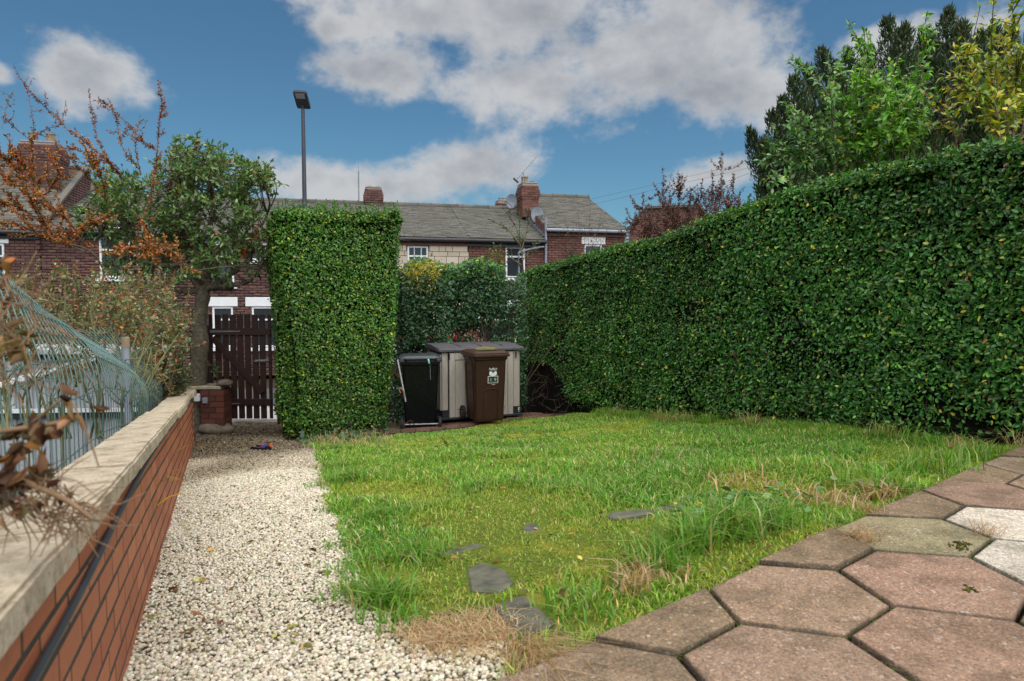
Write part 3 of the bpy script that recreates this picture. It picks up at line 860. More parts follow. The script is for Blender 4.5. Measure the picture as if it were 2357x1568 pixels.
# bare hollow with twigs at the far foot
for k in range(120):
    x, y = rng.uniform(1190, 1310), rng.uniform(835, 950)
    a = on_hedge(x, y)-HN*rng.uniform(.05, .25)
    d = unit(rng.normal(0, 1, 3)+HN*.5)
    tw.append((np.array([a, a+d*.12+rng.normal(0, .02, 3), a+d*.25+rng.normal(0, .04, 3)]), np.array([.005, .004, .002])))
for k in range(26):       # upright stems at the foot of the hedge
    Y = 4.2+k*.26; a = np.array([hx(Y)+.28+rng.normal(0, .05), Y, 0]); a[2] = gz(a[0], a[1])-.02
    tw.append((spline([a, a+np.array([rng.normal(0, .06), rng.normal(0, .06), .3]), a+np.array([rng.normal(0, .12), rng.normal(0, .12), .8])], 6), np.linspace(.018, .009, 6)))
V, F = tubes_np(tw, 4); child(mesh_np('twigs', V, F, M['twig']), hedge)['kind'] = 'stuff'

# --- clipped block of hedge between the path and the bins
BLc, BRc = gp(660, 1012), gp(897, 992)
BLc[2] += .05; BRc[2] += .05
TLc, TRc = at(633, 480, BLc[1]+.05), at(930, 488, BRc[1]+.05)
back = np.array([WDIR[0], WDIR[1], 0])
b0, b1, t1_, t0_ = BLc+back*1.35, BRc+back*1.25, TRc+back*1.25, TLc+back*1.35
block = empty('hedge', tuple((BLc+BRc)/2-np.array([0, 0, .05])), 0, 'tall clipped block of privet hedge between the gate path and the bins', 'hedge')
faces = [([BLc, BRc, TRc, TLc], 5200, 1.0), ([b0, BLc, TLc, t0_], 4600, .9), ([BRc, b1, t1_, TRc], 3200, .9), ([TLc, TRc, t1_, t0_], 3600, .6), ([b1, b0, t0_, t1_], 1600, .8)]
parts, tw, bm = [], [], bmesh.new()
cen = (BLc+BRc+TLc+TRc+b0+b1)/6
for c, dens, kk in faces:
    area = np.linalg.norm(np.cross(c[1]-c[0], c[3]-c[0]))*.5+np.linalg.norm(np.cross(c[1]-c[2], c[3]-c[2]))*.5
    n = int(area*dens); P, N, u, v = patch_samples(c, n)
    e = np.minimum(np.minimum(u, 1-u)*np.linalg.norm(c[1]-c[0]), np.minimum(v, 1-v)*np.linalg.norm(c[3]-c[0]))
    P = P - N*(.07*np.exp(-(e/.05)**2))[:, None]           # rounded arrises
    low = 1-sstep(P[:, 2]-gz(P[:, 0], P[:, 1])+.2*(vnoise(P, 3, 5)-.5), .05, .2)
    kp = rng.random(n) > .5*low; P, N = P[kp], N[kp]
    parts.append(hedge_leaves(P, N, .036, PRIVET_Y if dens != 3200 else PRIVET, .10, .045))
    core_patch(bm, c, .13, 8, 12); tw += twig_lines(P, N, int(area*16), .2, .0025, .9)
# young shoots standing up from the top
P, N, u, v = patch_samples([TLc, TRc, t1_, t0_], 260)
for p in P:
    h = rng.uniform(.05, .14); d = unit(np.array([rng.normal(0, .3), rng.normal(0, .3), 1])); k = 7
    s = np.linspace(.2, 1, k)[:, None]*h; pos = p+d*s
    parts.append(leaves_np(pos, unit(rng.normal(0, .8, (k, 3))+np.array([0, 0, .9])), unit(rng.normal(0, .6, (k, 3))+np.array([0, -.3, .6])), .036, .018, pick_cols(k, [(1, (.09, .2, .03)), (1, (.06, .15, .025))]), 'round'))
V, F, C = merge(parts); print('block tris', len(F))
f = child(mesh_np('foliage', V, F, M['leaf'], col=C), block); f['kind'] = 'stuff'
child(bm_obj('dark_inner_sheet', bm, M['core']), block)
V, F = tubes_np(tw, 4); child(mesh_np('twigs', V, F, M['twig']), block)['kind'] = 'stuff'

# ivy creeping round the foot of the block
iv = []
for k in range(420):
    x = rng.uniform(690, 925); y = rng.uniform(985, 1024) if x < 880 else rng.uniform(962, 1000)
    iv.append(gp(x, y) + np.array([0, 0, abs(rng.normal(0, .05))]))
iv = np.array(iv); n = len(iv)
V, F, C = leaves_np(iv, rand_dirs(n), unit(rng.normal(0, .4, (n, 3))+np.array([0, -.5, .8])), rng.uniform(.04, .07, n), rng.uniform(.04, .06, n), pick_cols(n, [(2, (.02, .055, .018)), (2, (.035, .085, .035)), (.5, (.08, .12, .05))]), 'round')
tag(mesh_np('ivy', V, F, M['leaf'], col=C), 'dark ivy trailing round the foot of the clipped hedge block', 'ivy', kind='stuff')

# --- loose evergreen hedge behind the bins
YB = 11.0
bh = empty('hedge', tuple(at(1045, 960, YB)), 0, 'loose dark evergreen hedge behind the bins with gaps through it', 'hedge')
parts, tw = [], []
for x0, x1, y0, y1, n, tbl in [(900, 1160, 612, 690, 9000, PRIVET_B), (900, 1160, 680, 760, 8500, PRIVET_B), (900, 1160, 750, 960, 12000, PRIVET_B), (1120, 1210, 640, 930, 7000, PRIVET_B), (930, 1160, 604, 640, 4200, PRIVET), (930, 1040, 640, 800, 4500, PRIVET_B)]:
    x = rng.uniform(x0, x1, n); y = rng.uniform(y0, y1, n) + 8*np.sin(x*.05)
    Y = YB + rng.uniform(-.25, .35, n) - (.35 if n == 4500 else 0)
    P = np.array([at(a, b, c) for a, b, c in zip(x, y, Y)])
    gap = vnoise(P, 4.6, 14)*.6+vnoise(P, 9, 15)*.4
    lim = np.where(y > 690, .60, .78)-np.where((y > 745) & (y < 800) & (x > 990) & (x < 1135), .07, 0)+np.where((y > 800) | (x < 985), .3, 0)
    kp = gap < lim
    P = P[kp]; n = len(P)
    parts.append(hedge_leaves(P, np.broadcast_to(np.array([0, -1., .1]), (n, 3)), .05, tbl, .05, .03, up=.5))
for k in range(150):
    x = rng.uniform(930, 1190); a = at(x, rng.uniform(800, 940), YB+rng.uniform(-.1, .3)); b = at(x+rng.normal(0, 40), rng.uniform(630, 800), YB+rng.uniform(-.1, .3))
    tw.append((spline([a, (a+b)/2+rng.normal(0, .08, 3), b], 6), np.linspace(.013, .004, 6)*rng.uniform(.5, 1.2)))
V, F, C = merge(parts); child(mesh_np('foliage', V, F, M['leaf'], col=C), bh)['kind'] = 'stuff'
V, F = tubes_np(tw, 4); child(mesh_np('branches', V, F, M['twig']), bh)['kind'] = 'stuff'

bw = empty('boundary_wall', (-1.75, 11.75, ROADZ), .02, 'low dark brick boundary wall behind the loose hedge', 'wall')
box('mortar', (0, 0, .33), (3.5, .20, .70), M['mortar'], bw)
Ms = []
for r_ in range(8):
    for q in range(15):
        Ms.append(mtx((-1.62+q*.225+(.11 if r_ % 2 else 0), -.06, .04+r_*.075), (.214, .10, .064)))
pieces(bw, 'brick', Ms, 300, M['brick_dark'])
box('coping', (0, 0, .70), (3.56, .27, .05), M['coping'], bw, bevel=.01)

# yellow leaved shrub at the corner of it
ys = empty('golden_shrub', tuple(at(965, 970, YB-.35)), 0, 'bright yellow leaved shrub showing beside the clipped hedge block', 'shrub')
parts, tw = [], []
for k in range(40):
    b = at(rng.uniform(942, 985), rng.uniform(680, 800), YB-.3+rng.uniform(-.1, .1)); tp = at(rng.uniform(934, 1012), rng.uniform(602, 634), YB-.35+rng.uniform(-.15, .15))
    ln = spline([b, (b+tp)/2+rng.normal(0, .05, 3), tp], 9); tw.append((ln, np.linspace(.0035, .0015, 9)))
    m = 16; s = ln[rng.integers(6, 9, m)]+rng.normal(0, .05, (m, 3))
    parts.append(leaves_np(s, unit(rng.normal(0, .7, (m, 3))+np.array([0, -.2, -.2])), unit(rng.normal(0, .6, (m, 3))+np.array([0, -.6, .6])), rng.uniform(.05, .085, m), .024, pick_cols(m, [(3, (.50, .40, .035)), (3, (.36, .34, .04)), (3, (.18, .25, .035)), (1, (.30, .17, .04))]), 'pointed'))
V, F, C = merge(parts); child(mesh_np('foliage', V, F, M['leaf'], col=C), ys)['kind'] = 'stuff'
V, F = tubes_np(tw, 4); child(mesh_np('stems', V, F, M['twig']), ys)['kind'] = 'stuff'

# ------------------------------------------------------------------ lawn grass
def blades(P, h, wd, col, lean=.5, bend=.5, dirv=None):
    n = len(P); a = rng.random(n)*2*math.pi
    d = np.stack([np.cos(a), np.sin(a), np.zeros(n)], -1)
    if dirv is not None: d = unit(d*.6+dirv)
    s = np.stack([-d[:, 1], d[:, 0], np.zeros(n)], -1)
    ln = np.abs(rng.normal(lean, lean*.5, n))[:, None]; h = h[:, None]; wd = wd[:, None]
    up = np.array([0, 0, 1.])
    p1 = P + up*h*.55 + d*h*ln*.3; p2 = P + up*h*(1-.4*ln.clip(0, 1.6)*bend) + d*h*ln
    V = np.stack([P-s*wd/2, P+s*wd/2, p1-s*wd*.42, p1+s*wd*.42, p2], 1).reshape(-1, 3)
    F = (np.arange(n)[:, None, None]*5+np.array([(0, 1, 3), (0, 3, 2), (2, 3, 4)])[None]).reshape(-1, 3)
    return V, F, np.repeat(col, 5, 0)
pad = lawn_poly.copy()
Q = scatter(pad, 290000)
dist = np.hypot(Q[:, 0], Q[:, 1])
mossy = vnoise(Q, 1.1, 31)*.65+vnoise(Q, 3.4, 32)*.35          # short mossy patches
px = proj(np.c_[Q, gz(Q[:, 0], Q[:, 1])])
patchy = np.exp(-(((px[:, 0]-950)/190)**2+((px[:, 1]-1150)/60)**2))
mossy = mossy + .30*patchy
lush = vnoise(Q, .8, 41)*.5+vnoise(Q, 2.5, 42)*.5
kp = (rng.random(len(Q)) < np.clip(1.25-dist*.06, .5, 1)*(1-.4*sstep(mossy, .56, .74)))
ed_ = np.array([np.interp(px[:, 1], [p[1] for p in lawn_edge_px], [p[0] for p in lawn_edge_px])]).ravel()
rag = (px[:, 0]-ed_)/(px[:, 1]-690)*100             # ragged left margin where gravel and moss creep in
kp &= (rag > 11*(vnoise(Q, 5, 81)-.4) + 6*(vnoise(Q, 16, 82)-.5)) | (px[:, 1] > 1440)
# a stepping slab keeps its own patch clear
slabs_px = [(1128, 1342, 62, 40, 12), (1208, 1424, 80, 58, 25), (1222, 1222, 25, 12, 0), (1448, 1188, 52, 11, -4), (1060, 1268, 62, 10, -14), (1540, 1172, 40, 7, -5)]
for sx_, sy_, a_, b_, _ in slabs_px:
    kp &= ((px[:, 0]-sx_)/(a_*.95))**2+((px[:, 1]-sy_)/(b_*.95))**2 > .55+.9*vnoise(Q, 14, 71)
straw_zone = np.array([(960, 1440), (1130, 1380), (1240, 1450), (1330, 1400), (1400, 1450), (1290, 1500), (1240, 1568), (1000, 1568)])
kp &= ~(in_poly(px, straw_zone) & (rng.random(len(Q)) < .8))
Q, dist, mossy, lush, px = Q[kp], dist[kp], mossy[kp], lush[kp], px[kp]
n = len(Q); print('grass blades', n)
edge_d = pdist(Q[:, 0], Q[:, 1]); hed_d = hx(Q[:, 1])-Q[:, 0]
tall = np.exp(-(edge_d/.22)**2)*.7*(vnoise(Q, 2.2, 51) > .42) + np.exp(-(hed_d/.35)**2)*.9 + 1.0*sstep(lush, .58, .74)
h = rng.uniform(.016, .05, n)*(1+.8*tall)*(1-.6*sstep(mossy, .5, .72))
wd = rng.uniform(.0026, .0056, n)*(1+.13*dist)
green = pick_cols(n, [(4, (.105, .25, .02)), (4, (.155, .335, .03)), (3, (.055, .145, .015)), (2.4, (.25, .34, .045)), (1.5, (.42, .36, .12)), (1.0, (.55, .44, .22))], .26)
yel = pick_cols(n, [(3, (.235, .31, .03)), (2, (.33, .345, .045)), (1, (.42, .33, .09))], .16)
k = (sstep(mossy, .48, .68)*(rng.random(n) < .8))[:, None]
col = green*(1-k)+yel*k
cool = sstep(vnoise(Q, 1.0, 61), .5, .7)[:, None]
col = col*1.12*(1-.2*cool*np.array([1, .5, .2]))
Pz = np.c_[Q, gz(Q[:, 0], Q[:, 1])+(vnoise(Q, 2.3, 3)-.5)*.03]
V, F, C = blades(Pz, h, wd, col, .75, .6)
gr = mesh_np('grass', V, F, M['grass'], col=C)
tag(gr, 'uneven mown green lawn grass with mossy yellow patches', 'grass', kind='stuff')

# long tufts by the slabs and under the hedge, and straw coloured dead grass
def tuft(c, n, h, spread, tbl, lean=.9, wd=.0058, dirv=None):
    if wd > .005: n = int(n*.5)
    P = np.c_[c[0]+rng.normal(0, spread, n), c[1]+rng.normal(0, spread, n), np.zeros(n)]
    P[:, 2] = gz(P[:, 0], P[:, 1])
    return blades(P, rng.uniform(.5, 1.1, n)*h, np.full(n, wd)*(1+.1*c[1]), pick_cols(n, tbl, .15), lean, .7, dirv)
GREENT = [(3, (.09, .22, .02)), (3, (.13, .28, .03)), (1, (.22, .3, .06)), (.6, (.45, .36, .18))]
STRAW = [(3, (.40, .27, .15)), (3, (.50, .36, .21)), (1, (.27, .165, .09)), (.6, (.58, .46, .3))]
parts = []
for x, y, n, hh, sp, tb in [(1470, 1345, 110, .11, .035, STRAW), (1520, 1310, 260, .17, .06, GREENT), (1590, 1270, 320, .22, .06, GREENT), (1690, 1240, 380, .24, .07, GREENT), (1790, 1215, 260, .18, .06, GREENT),
                          (1450, 1362, 90, .09, .04, STRAW), (1540, 1340, 60, .09, .05, STRAW), (1920, 1165, 110, .11, .06, STRAW), (2030, 1150, 190, .13, .04, STRAW), (2050, 1140, 160, .2, .06, GREENT), (1880, 1150, 80, .1, .09, STRAW),
                          (2140, 1090, 300, .2, .12, GREENT), (2230, 1060, 260, .17, .10, GREENT), (1980, 1110, 260, .15, .15, GREENT), (880, 1390, 420, .12, .05, GREENT), (830, 1370, 260, .1, .05, GREENT), (800, 1110, 360, .13, .08, GREENT),
                          (770, 1080, 200, .11, .08, GREENT), (1330, 1400, 200, .1, .1, GREENT), (870, 1200, 240, .11, .04, GREENT), (960, 1290, 320, .12, .08, GREENT), (790, 1260, 120, .07, .05, GREENT), (770, 1180, 120, .07, .06, GREENT), (745, 1120, 140, .08, .06, GREENT), (800, 1320, 140, .08, .05, GREENT), (930, 1430, 150, .08, .06, GREENT), (1700, 1120, 160, .13, .15, STRAW), (1480, 1060, 120, .12, .2, STRAW)]:
    parts.append(tuft(gp(x, y), n, hh, sp, tb))
for k in range(46):
    Y = rng.uniform(4.3, 9.6); c = (hx(Y)-rng.uniform(.02, .3), Y)
    parts.append(tuft(c, 46, rng.uniform(.12, .24), .05, GREENT if rng.random() < .72 else STRAW, 1.0, .003))
for k in range(70):
    x, y = rng.uniform(700, 900), rng.uniform(1000, 1035); parts.append(tuft(gp(x, y), 12, .13, .05, STRAW if rng.random() < .5 else GREENT, 1.0, .003))
V, F, C = merge(parts)
tag(mesh_np('tall_grass', V, F, M['grass'], col=C), 'longer tufts of grass along the slabs and under the hedge', 'grass', kind='stuff')
parts = []
for k in range(420):
    x = rng.normal(1085, 65); y = rng.normal(1462, 22); c = gp(x, y)
    parts.append(tuft(c, 7, rng.uniform(.02, .045), .035, STRAW, 1.9, .0026))
for k in range(110):
    x = rng.normal(1222, 28); y = rng.normal(1535, 20); c = gp(x, y)
    parts.append(tuft(c, 12, rng.uniform(.06, .12), .018, STRAW, 1.6, .0026, np.array([.5, -.7, 0])))
for x, y in [(1985, 1245), (1975, 1238), (2272, 1232), (2000, 1178)]:
    c = atz(x, y, 0); P_ = np.c_[c[0]+rng.normal(0, .03, 50), c[1]+rng.normal(0, .02, 50), np.full(50, .003)]
    parts.append(blades(P_, rng.uniform(.03, .07, 50), np.full(50, .003), pick_cols(50, [(1, (.30, .17, .09)), (1, (.40, .26, .15))], .2), 2.0, .5))
V, F, C = merge(parts)
tag(mesh_np('dead_grass', V, F, M['grass'], col=C), 'matted straw coloured dead grass at the corner of the slabs', 'grass', kind='stuff')

# dark moss pads where lawn and gravel meet
pts = []
for x, y, k, sp in [(745, 1095, 150, .08), (752, 1160, 170, .08), (790, 1245, 190, .06), (738, 1130, 80, .06), (720, 1060, 50, .12)]:
    c = gp(x, y); q = np.c_[c[0]+rng.normal(0, sp, k), c[1]+rng.normal(0, sp*1.6, k)]; pts.append(np.c_[q, gz(q[:, 0], q[:, 1])+.006])
pts = np.concatenate(pts); n = len(pts)
mo2 = stones(pts-np.array([0, 0, .008]), rng.uniform(.014, .032, n), pick_cols(n, [(2, (.10, .10, .015)), (1, (.06, .065, .012)), (1, (.16, .15, .02))], .25), 1, 'edge_moss', M['dead'])
tag(mo2, 'dark green moss pads along the edge of the gravel', 'moss', kind='stuff')
# stray leaves on the lawn and the gravel
n = 170; x = np.r_[rng.uniform(720, 2000, 110), rng.uniform(330, 760, 60)]; y = np.r_[rng.uniform(1000, 1380, 110), rng.uniform(1030, 1540, 60)]
P = np.array([gp(a, b) for a, b in zip(x, y)]); P[:, 2] += np.r_[rng.uniform(.02, .05, 110), np.full(60, .018)]
V, F, C = leaves_np(P, unit(rng.normal(0, 1, (n, 3))*np.array([1, 1, .2])), unit(rng.normal(0, .4, (n, 3))+np.array([0, 0, 1])), rng.uniform(.02, .045, n), rng.uniform(.014, .026, n), pick_cols(n, [(2, (.20, .10, .04)), (2, (.34, .27, .13)), (1, (.45, .36, .08)), (1, (.10, .055, .03)), (1, (.14, .18, .05))], .25), 'round', .2)
tag(mesh_np('fallen_leaves', V, F, M['dead'], col=C), 'single fallen leaves scattered over the lawn and gravel', 'fallen leaves', kind='stuff')

# broad leaved weeds in the lawn
parts = []
for x, y, k, sp in [(1760, 1160, 60, .12), (1720, 1175, 40, .1), (1040, 1030, 50, .16), (1130, 1015, 40, .15), (760, 1040, 30, .1), (1980, 1130, 30, .12), (1620, 1200, 24, .08), (1240, 1010, 26, .2)]:
    c = gp(x, y); P = np.c_[c[0]+rng.normal(0, sp, k), c[1]+rng.normal(0, sp, k), np.zeros(k)]; P[:, 2] = gz(P[:, 0], P[:, 1])+rng.uniform(.02, .07, k)
    parts.append(leaves_np(P, unit(rng.normal(0, 1, (k, 3))*np.array([1, 1, .2])), unit(rng.normal(0, .3, (k, 3))+np.array([0, 0, 1])), rng.uniform(.03, .06, k), rng.uniform(.03, .05, k), pick_cols(k, [(2, (.07, .16, .03)), (1, (.12, .22, .06)), (1, (.05, .12, .03))]), 'round'))
V, F, C = merge(parts)
tag(mesh_np('lawn_weeds', V, F, M['leaf'], col=C), 'low broad leaved weeds scattered through the lawn', 'weeds', kind='stuff')

# fallen leaves and litter on the dark ground by the gate and under the hedge
parts = []
n = 1500
x = np.r_[rng.uniform(455, 720, n), rng.uniform(1185, 1340, 420), rng.uniform(920, 1100, 60)]
y = np.r_[975+70*rng.random(n)**1.4, rng.uniform(930, 972, 420), rng.uniform(975, 1000, 60)]
P = np.array([gp(a, b) for a, b in zip(x, y)]); P[:, 2] += .012; n = len(P)
V, F, C = leaves_np(P, unit(rng.normal(0, 1, (n, 3))*np.array([1, 1, .25])), unit(rng.normal(0, .35, (n, 3))+np.array([0, 0, 1])), rng.uniform(.025, .05, n), rng.uniform(.015, .03, n), pick_cols(n, [(3, (.075, .04, .022)), (2, (.14, .075, .035)), (1, (.28, .2, .12)), (1, (.03, .02, .014)), (.5, (.12, .15, .04))], .3), 'pointed')
tag(mesh_np('leaf_litter', V, F, M['dead'], col=C), 'brown fallen leaves on the bare ground by the gate and hedge', 'leaf litter', kind='stuff')

# ------------------------------------------------------------------ stepping slabs in the grass
slab_labels = ['grey stone stepping slab farther from the hexagonal slabs, crumbly at its top', 'grey green stone stepping slab nearest the straw and the hexagonal slabs', 'small round stone sunk in the lawn left of the flat stones', 'narrow flat stone half hidden in the middle of the lawn', 'thin stone edge showing in the grass left of the stepping slabs', 'sliver of flat stone in the lawn, rightmost one']
slab_polys = [[(1075, 1318), (1110, 1303), (1165, 1322), (1182, 1350), (1150, 1372), (1085, 1368)], [(1138, 1402), (1205, 1378), (1278, 1442), (1215, 1478), (1165, 1446)], [(1200, 1222), (1214, 1212), (1238, 1214), (1246, 1226), (1222, 1236), (1203, 1232)],
              [(1394, 1196), (1410, 1184), (1498, 1178), (1502, 1187), (1420, 1200)], [(1002, 1282), (1098, 1258), (1118, 1262), (1040, 1282)], [(1500, 1176), (1570, 1166), (1582, 1172), (1520, 1181)]]
for lb, pl in zip(slab_labels, slab_polys):
    P = np.array([gp(*p) for p in pl]); c = P.mean(0)
    o = prism('stepping_slab', [(p[0]-c[0], p[1]-c[1]) for p in P], -.05, .016, M['slab'], bevel=.006)
    o.location = c; d = .05
    o.rotation_euler = (math.atan((gz(c[0], c[1]+d)-gz(c[0], c[1]-d))/(2*d)), -math.atan((gz(c[0]+d, c[1])-gz(c[0]-d, c[1]))/(2*d)), 0)
    tag(o, lb, 'slab', 'stones sunk in the lawn')

def rock(name, c, s, mat, seed, rz=0, sub=3, amp=.25):
    bm = bmesh.new(); bmesh.ops.create_icosphere(bm, subdivisions=sub, radius=.5)
    for v in bm.verts:
        p = np.array(v.co[:]); n = vnoise((p+seed)[None], 2.6, seed)[0]-.5; v.co *= 1+n*amp*2
        v.co.x *= s[0]; v.co.y *= s[1]; v.co.z *= s[2]
    o = bm_obj(name, bm, mat, smooth=True); o.location = c; o.rotation_euler = (0, 0, rz); return o
c = gp(495, 999); tag(rock('boulder', (c[0], c[1]+.02, c[2]+.06), (.46, .28, .20), M['rock'], 3, .2), 'flat brown boulder lying at the foot of the brick pillar', 'stone')

# ------------------------------------------------------------------ brick pillar at the end of the wall
rz_w = math.atan2(-WDIR[0], WDIR[1])
pc = gp(487, 972)
YP = 8.86
pillar = empty('gate_pillar', (float(at(487, 975, YP)[0]), YP+.16, float(gz(at(487, 975, YP)[0], YP))), .06, 'short dark red brick pillar at the end of the garden wall by the gate', 'pillar')
PW, PH = .30, .58
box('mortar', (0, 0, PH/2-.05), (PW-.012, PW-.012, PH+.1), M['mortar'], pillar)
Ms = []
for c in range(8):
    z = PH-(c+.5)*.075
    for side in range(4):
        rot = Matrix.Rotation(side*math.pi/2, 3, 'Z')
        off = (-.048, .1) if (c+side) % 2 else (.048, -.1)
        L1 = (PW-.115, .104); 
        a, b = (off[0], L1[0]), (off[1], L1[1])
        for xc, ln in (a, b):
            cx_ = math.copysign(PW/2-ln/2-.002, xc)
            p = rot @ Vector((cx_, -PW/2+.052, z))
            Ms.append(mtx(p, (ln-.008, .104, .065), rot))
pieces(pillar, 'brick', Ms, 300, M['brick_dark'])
box('capstone', (-.16, .05, PH+.028), (.52, .34, .045), M['coping'], pillar, bevel=.008)
o = rock('rough_capstone', (.12, -.02, PH+.083), (.20, .22, .085), M['rock'], 8); o.parent = pillar
box('junction_box', (-PW/2-.03, -PW/2-.022, PH-.09), (.07, .05, .10), M['frame'], pillar, bevel=.008)
box('socket', (-PW/2+.07, -PW/2-.022, PH-.13), (.06, .045, .075), M['pipe'], pillar, bevel=.006)

# ------------------------------------------------------------------ gate
YG = 9.25
gl, grr = at(484, 960, YG), at(638, 960, YG)
gate = empty('garden_gate', (gl[0], YG, at(500, 967, YG)[2]), 0.0, 'dark brown timber paling gate with a diagonal brace at the end of the path', 'gate')
def gloc(x, y, dy=0): p = at(x, y, YG); return np.array([p[0]-gl[0], dy, p[2]-gate.location.z])
def c7(x, y): return ((550+x/3.136)*.72523, (950+y/3.136)*.72523)
top_z = gloc(*c7(600, 152))[2]
gaps = [404, 479, 553, 625, 700, 773, 848, 920]
xs = [gloc(*c7(g_, 200))[0] for g_ in gaps]
pw = .079
for i in range(-1, 8):
    xc = xs[0]+(xs[-1]-xs[0])/7*(i+.5)
    dz = random.uniform(-.006, .006)
    o = box('pale', (xc, random.uniform(-.003, .003), (top_z+dz)/2+.01), (pw if 0 <= i < 7 else .045, .02, top_z+dz-.02), M['gate'], gate, bevel=.003)
    o.rotation_euler = (0, random.uniform(-.004, .004), 0)
x0, x1 = xs[0]-.07, xs[-1]+.07
for yc in (323, 1022):
    z = gloc(*c7(600, yc))[2]; box('rail', ((x0+x1)/2, -.026, z), (x1-x0, .03, .092), M['gate'], gate, bevel=.004)
a, b = gloc(*c7(400, 380)), gloc(*c7(900, 930))
d = b-a; L = math.hypot(d[0], d[2])
box('brace', ((a[0]+b[0])/2, -.0265, (a[2]+b[2])/2), (L, .028, .085), M['gate'], gate, bevel=.004, rot=Matrix.Rotation(-math.atan2(d[2], d[0]), 3, 'Y'))
def hinge(p, L):
    hg = prism('hinge', [(0, -.018), (L, -.006), (L, .006), (0, .018)], 0, .004, M['metal'], gate, bevel=.001)
    hg.rotation_euler = (math.pi/2, 0, 0); hg.location = (p[0], -.043, p[2]); return hg
p = gloc(*c7(378, 318)); hinge(p, .41); p = gloc(*c7(490, 1034)); hinge(p, .25)
for k in range(3): rod('hinge_pin', (p[0]-.02*0-.3, -.05, .1), (p[0]-.3, -.05, .101), .001, M['metal'], gate) if False else None
p = gloc(*c7(818, 613)); bolt = rod('bolt', (p[0], -.055, p[2]), (p[0]+.20, -.055, p[2]+.012), .009, M['metal'], gate)
box('bolt_plate', (p[0]+.09, -.046, p[2]+.004), (.15, .008, .04), M['metal'], gate, bevel=.002)
gp_ = gloc(*c7(975, 1140)); 
post = empty('gate_post', (at(648, 960, YG)[0], YG+.02, gate.location.z), 0, 'dark timber gate post tucked against the clipped hedge block', 'post')
box('shaft', (0, 0, .60), (.10, .10, 1.30), M['gate'], post, bevel=.006); box('cap', (0, 0, 1.262), (.125, .125, .03), M['gate'], post, bevel=.006)
post = empty('gate_post', (at(476, 960, YG)[0], YG+.06, gate.location.z), 0, 'dark timber hinge post of the gate behind the tree trunk', 'post')
box('shaft', (0, 0, .62), (.075, .08, 1.30), M['gate'], post, bevel=.006); box('cap', (0, 0, 1.28), (.095, .10, .025), M['gate'], post, bevel=.006)

# iron railings seen left of the tree
YR = 9.9
rl = empty('railing', (at(425, 880, YR)[0], YR, float(gz(at(425, 880, YR)[0], YR))), 0, 'black iron railing with spear tops left of the tree trunk', 'railing')
zt = at(425, 745, YR)[2]-rl.location.z
for i in range(7):
    xx = (i-4.2)*.125
    bm = bmesh.new(); cyl(bm, (xx, 0, 0), (xx, 0, zt), .009, n=6); cyl(bm, (xx, 0, zt), (xx, 0, zt+.05), .022, .001, n=6); cyl(bm, (xx, 0, zt-.03), (xx, 0, zt), .004, .022, n=6)
    bm_obj('bar', bm, M['black_iron'], rl)
for z in (zt-.12, .55): box('rail', (-.15, 0, z), (.95, .012, .035), M['black_iron'], rl)

# ------------------------------------------------------------------ bins and store
def loft(name, rings, mat, parent, smooth=False):
    """rings: list of (w, d, z, corner radius, dx, dy)"""
    bm = bmesh.new(); prev = None; n = 20
    def ringpts(w_, d_, z, r, dx=0, dy=0):
        pts = []
        for sx_, sy_, a0 in ((1, 1, 0), (-1, 1, 90), (-1, -1, 180), (1, -1, 270)):
            for k in range(5):
                a = R(a0+k*22.5); pts.append((sx_*(w_/2-r)+r*math.cos(a)+dx, sy_*(d_/2-r)+r*math.sin(a)+dy, z))
        return [bm.verts.new(p) for p in pts]
    first = None
    for q in rings:
        cur = ringpts(*q)
        if prev:
            for i in range(n): bm.faces.new((prev[i], prev[(i+1) % n], cur[(i+1) % n], cur[i]))
        else: first = cur
        prev = cur
    bm.faces.new(first[::-1]); bm.faces.new(prev)
    o = bm_obj(name, bm, mat, parent, smooth=False)
    return o
def wheel(parent, x, y, r, wdt):
    bm = bmesh.new()
    prof = [(r*.55, -wdt*.5), (r*.9, -wdt*.5), (r, -wdt*.3), (r, wdt*.3), (r*.9, wdt*.5), (r*.55, wdt*.5)]
    n = 24; rows = []
    for rr, xx in prof: rows.append([bm.verts.new((xx, math.cos(2*math.pi*i/n)*rr, math.sin(2*math.pi*i/n)*rr)) for i in range(n)])
    for a, b in zip(rows, rows[1:]+rows[:1]):
        for i in range(n): bm.faces.new((a[i], a[(i+1) % n], b[(i+1) % n], b[i]))
    o = bm_obj('wheel', bm, M['rubber'], parent); o.location = (x, y, r)
    bm = bmesh.new(); cyl(bm, (-wdt*.4, 0, 0), (wdt*.4, 0, 0), r*.56, n=18)
    for k in range(5):
        a = k*2*math.pi/5; add_box(bm, (0, math.cos(a)*r*.36, math.sin(a)*r*.36), (wdt*.9, .02, .02))
    h = bm_obj('hub', bm, M['bin_black'], o); return o
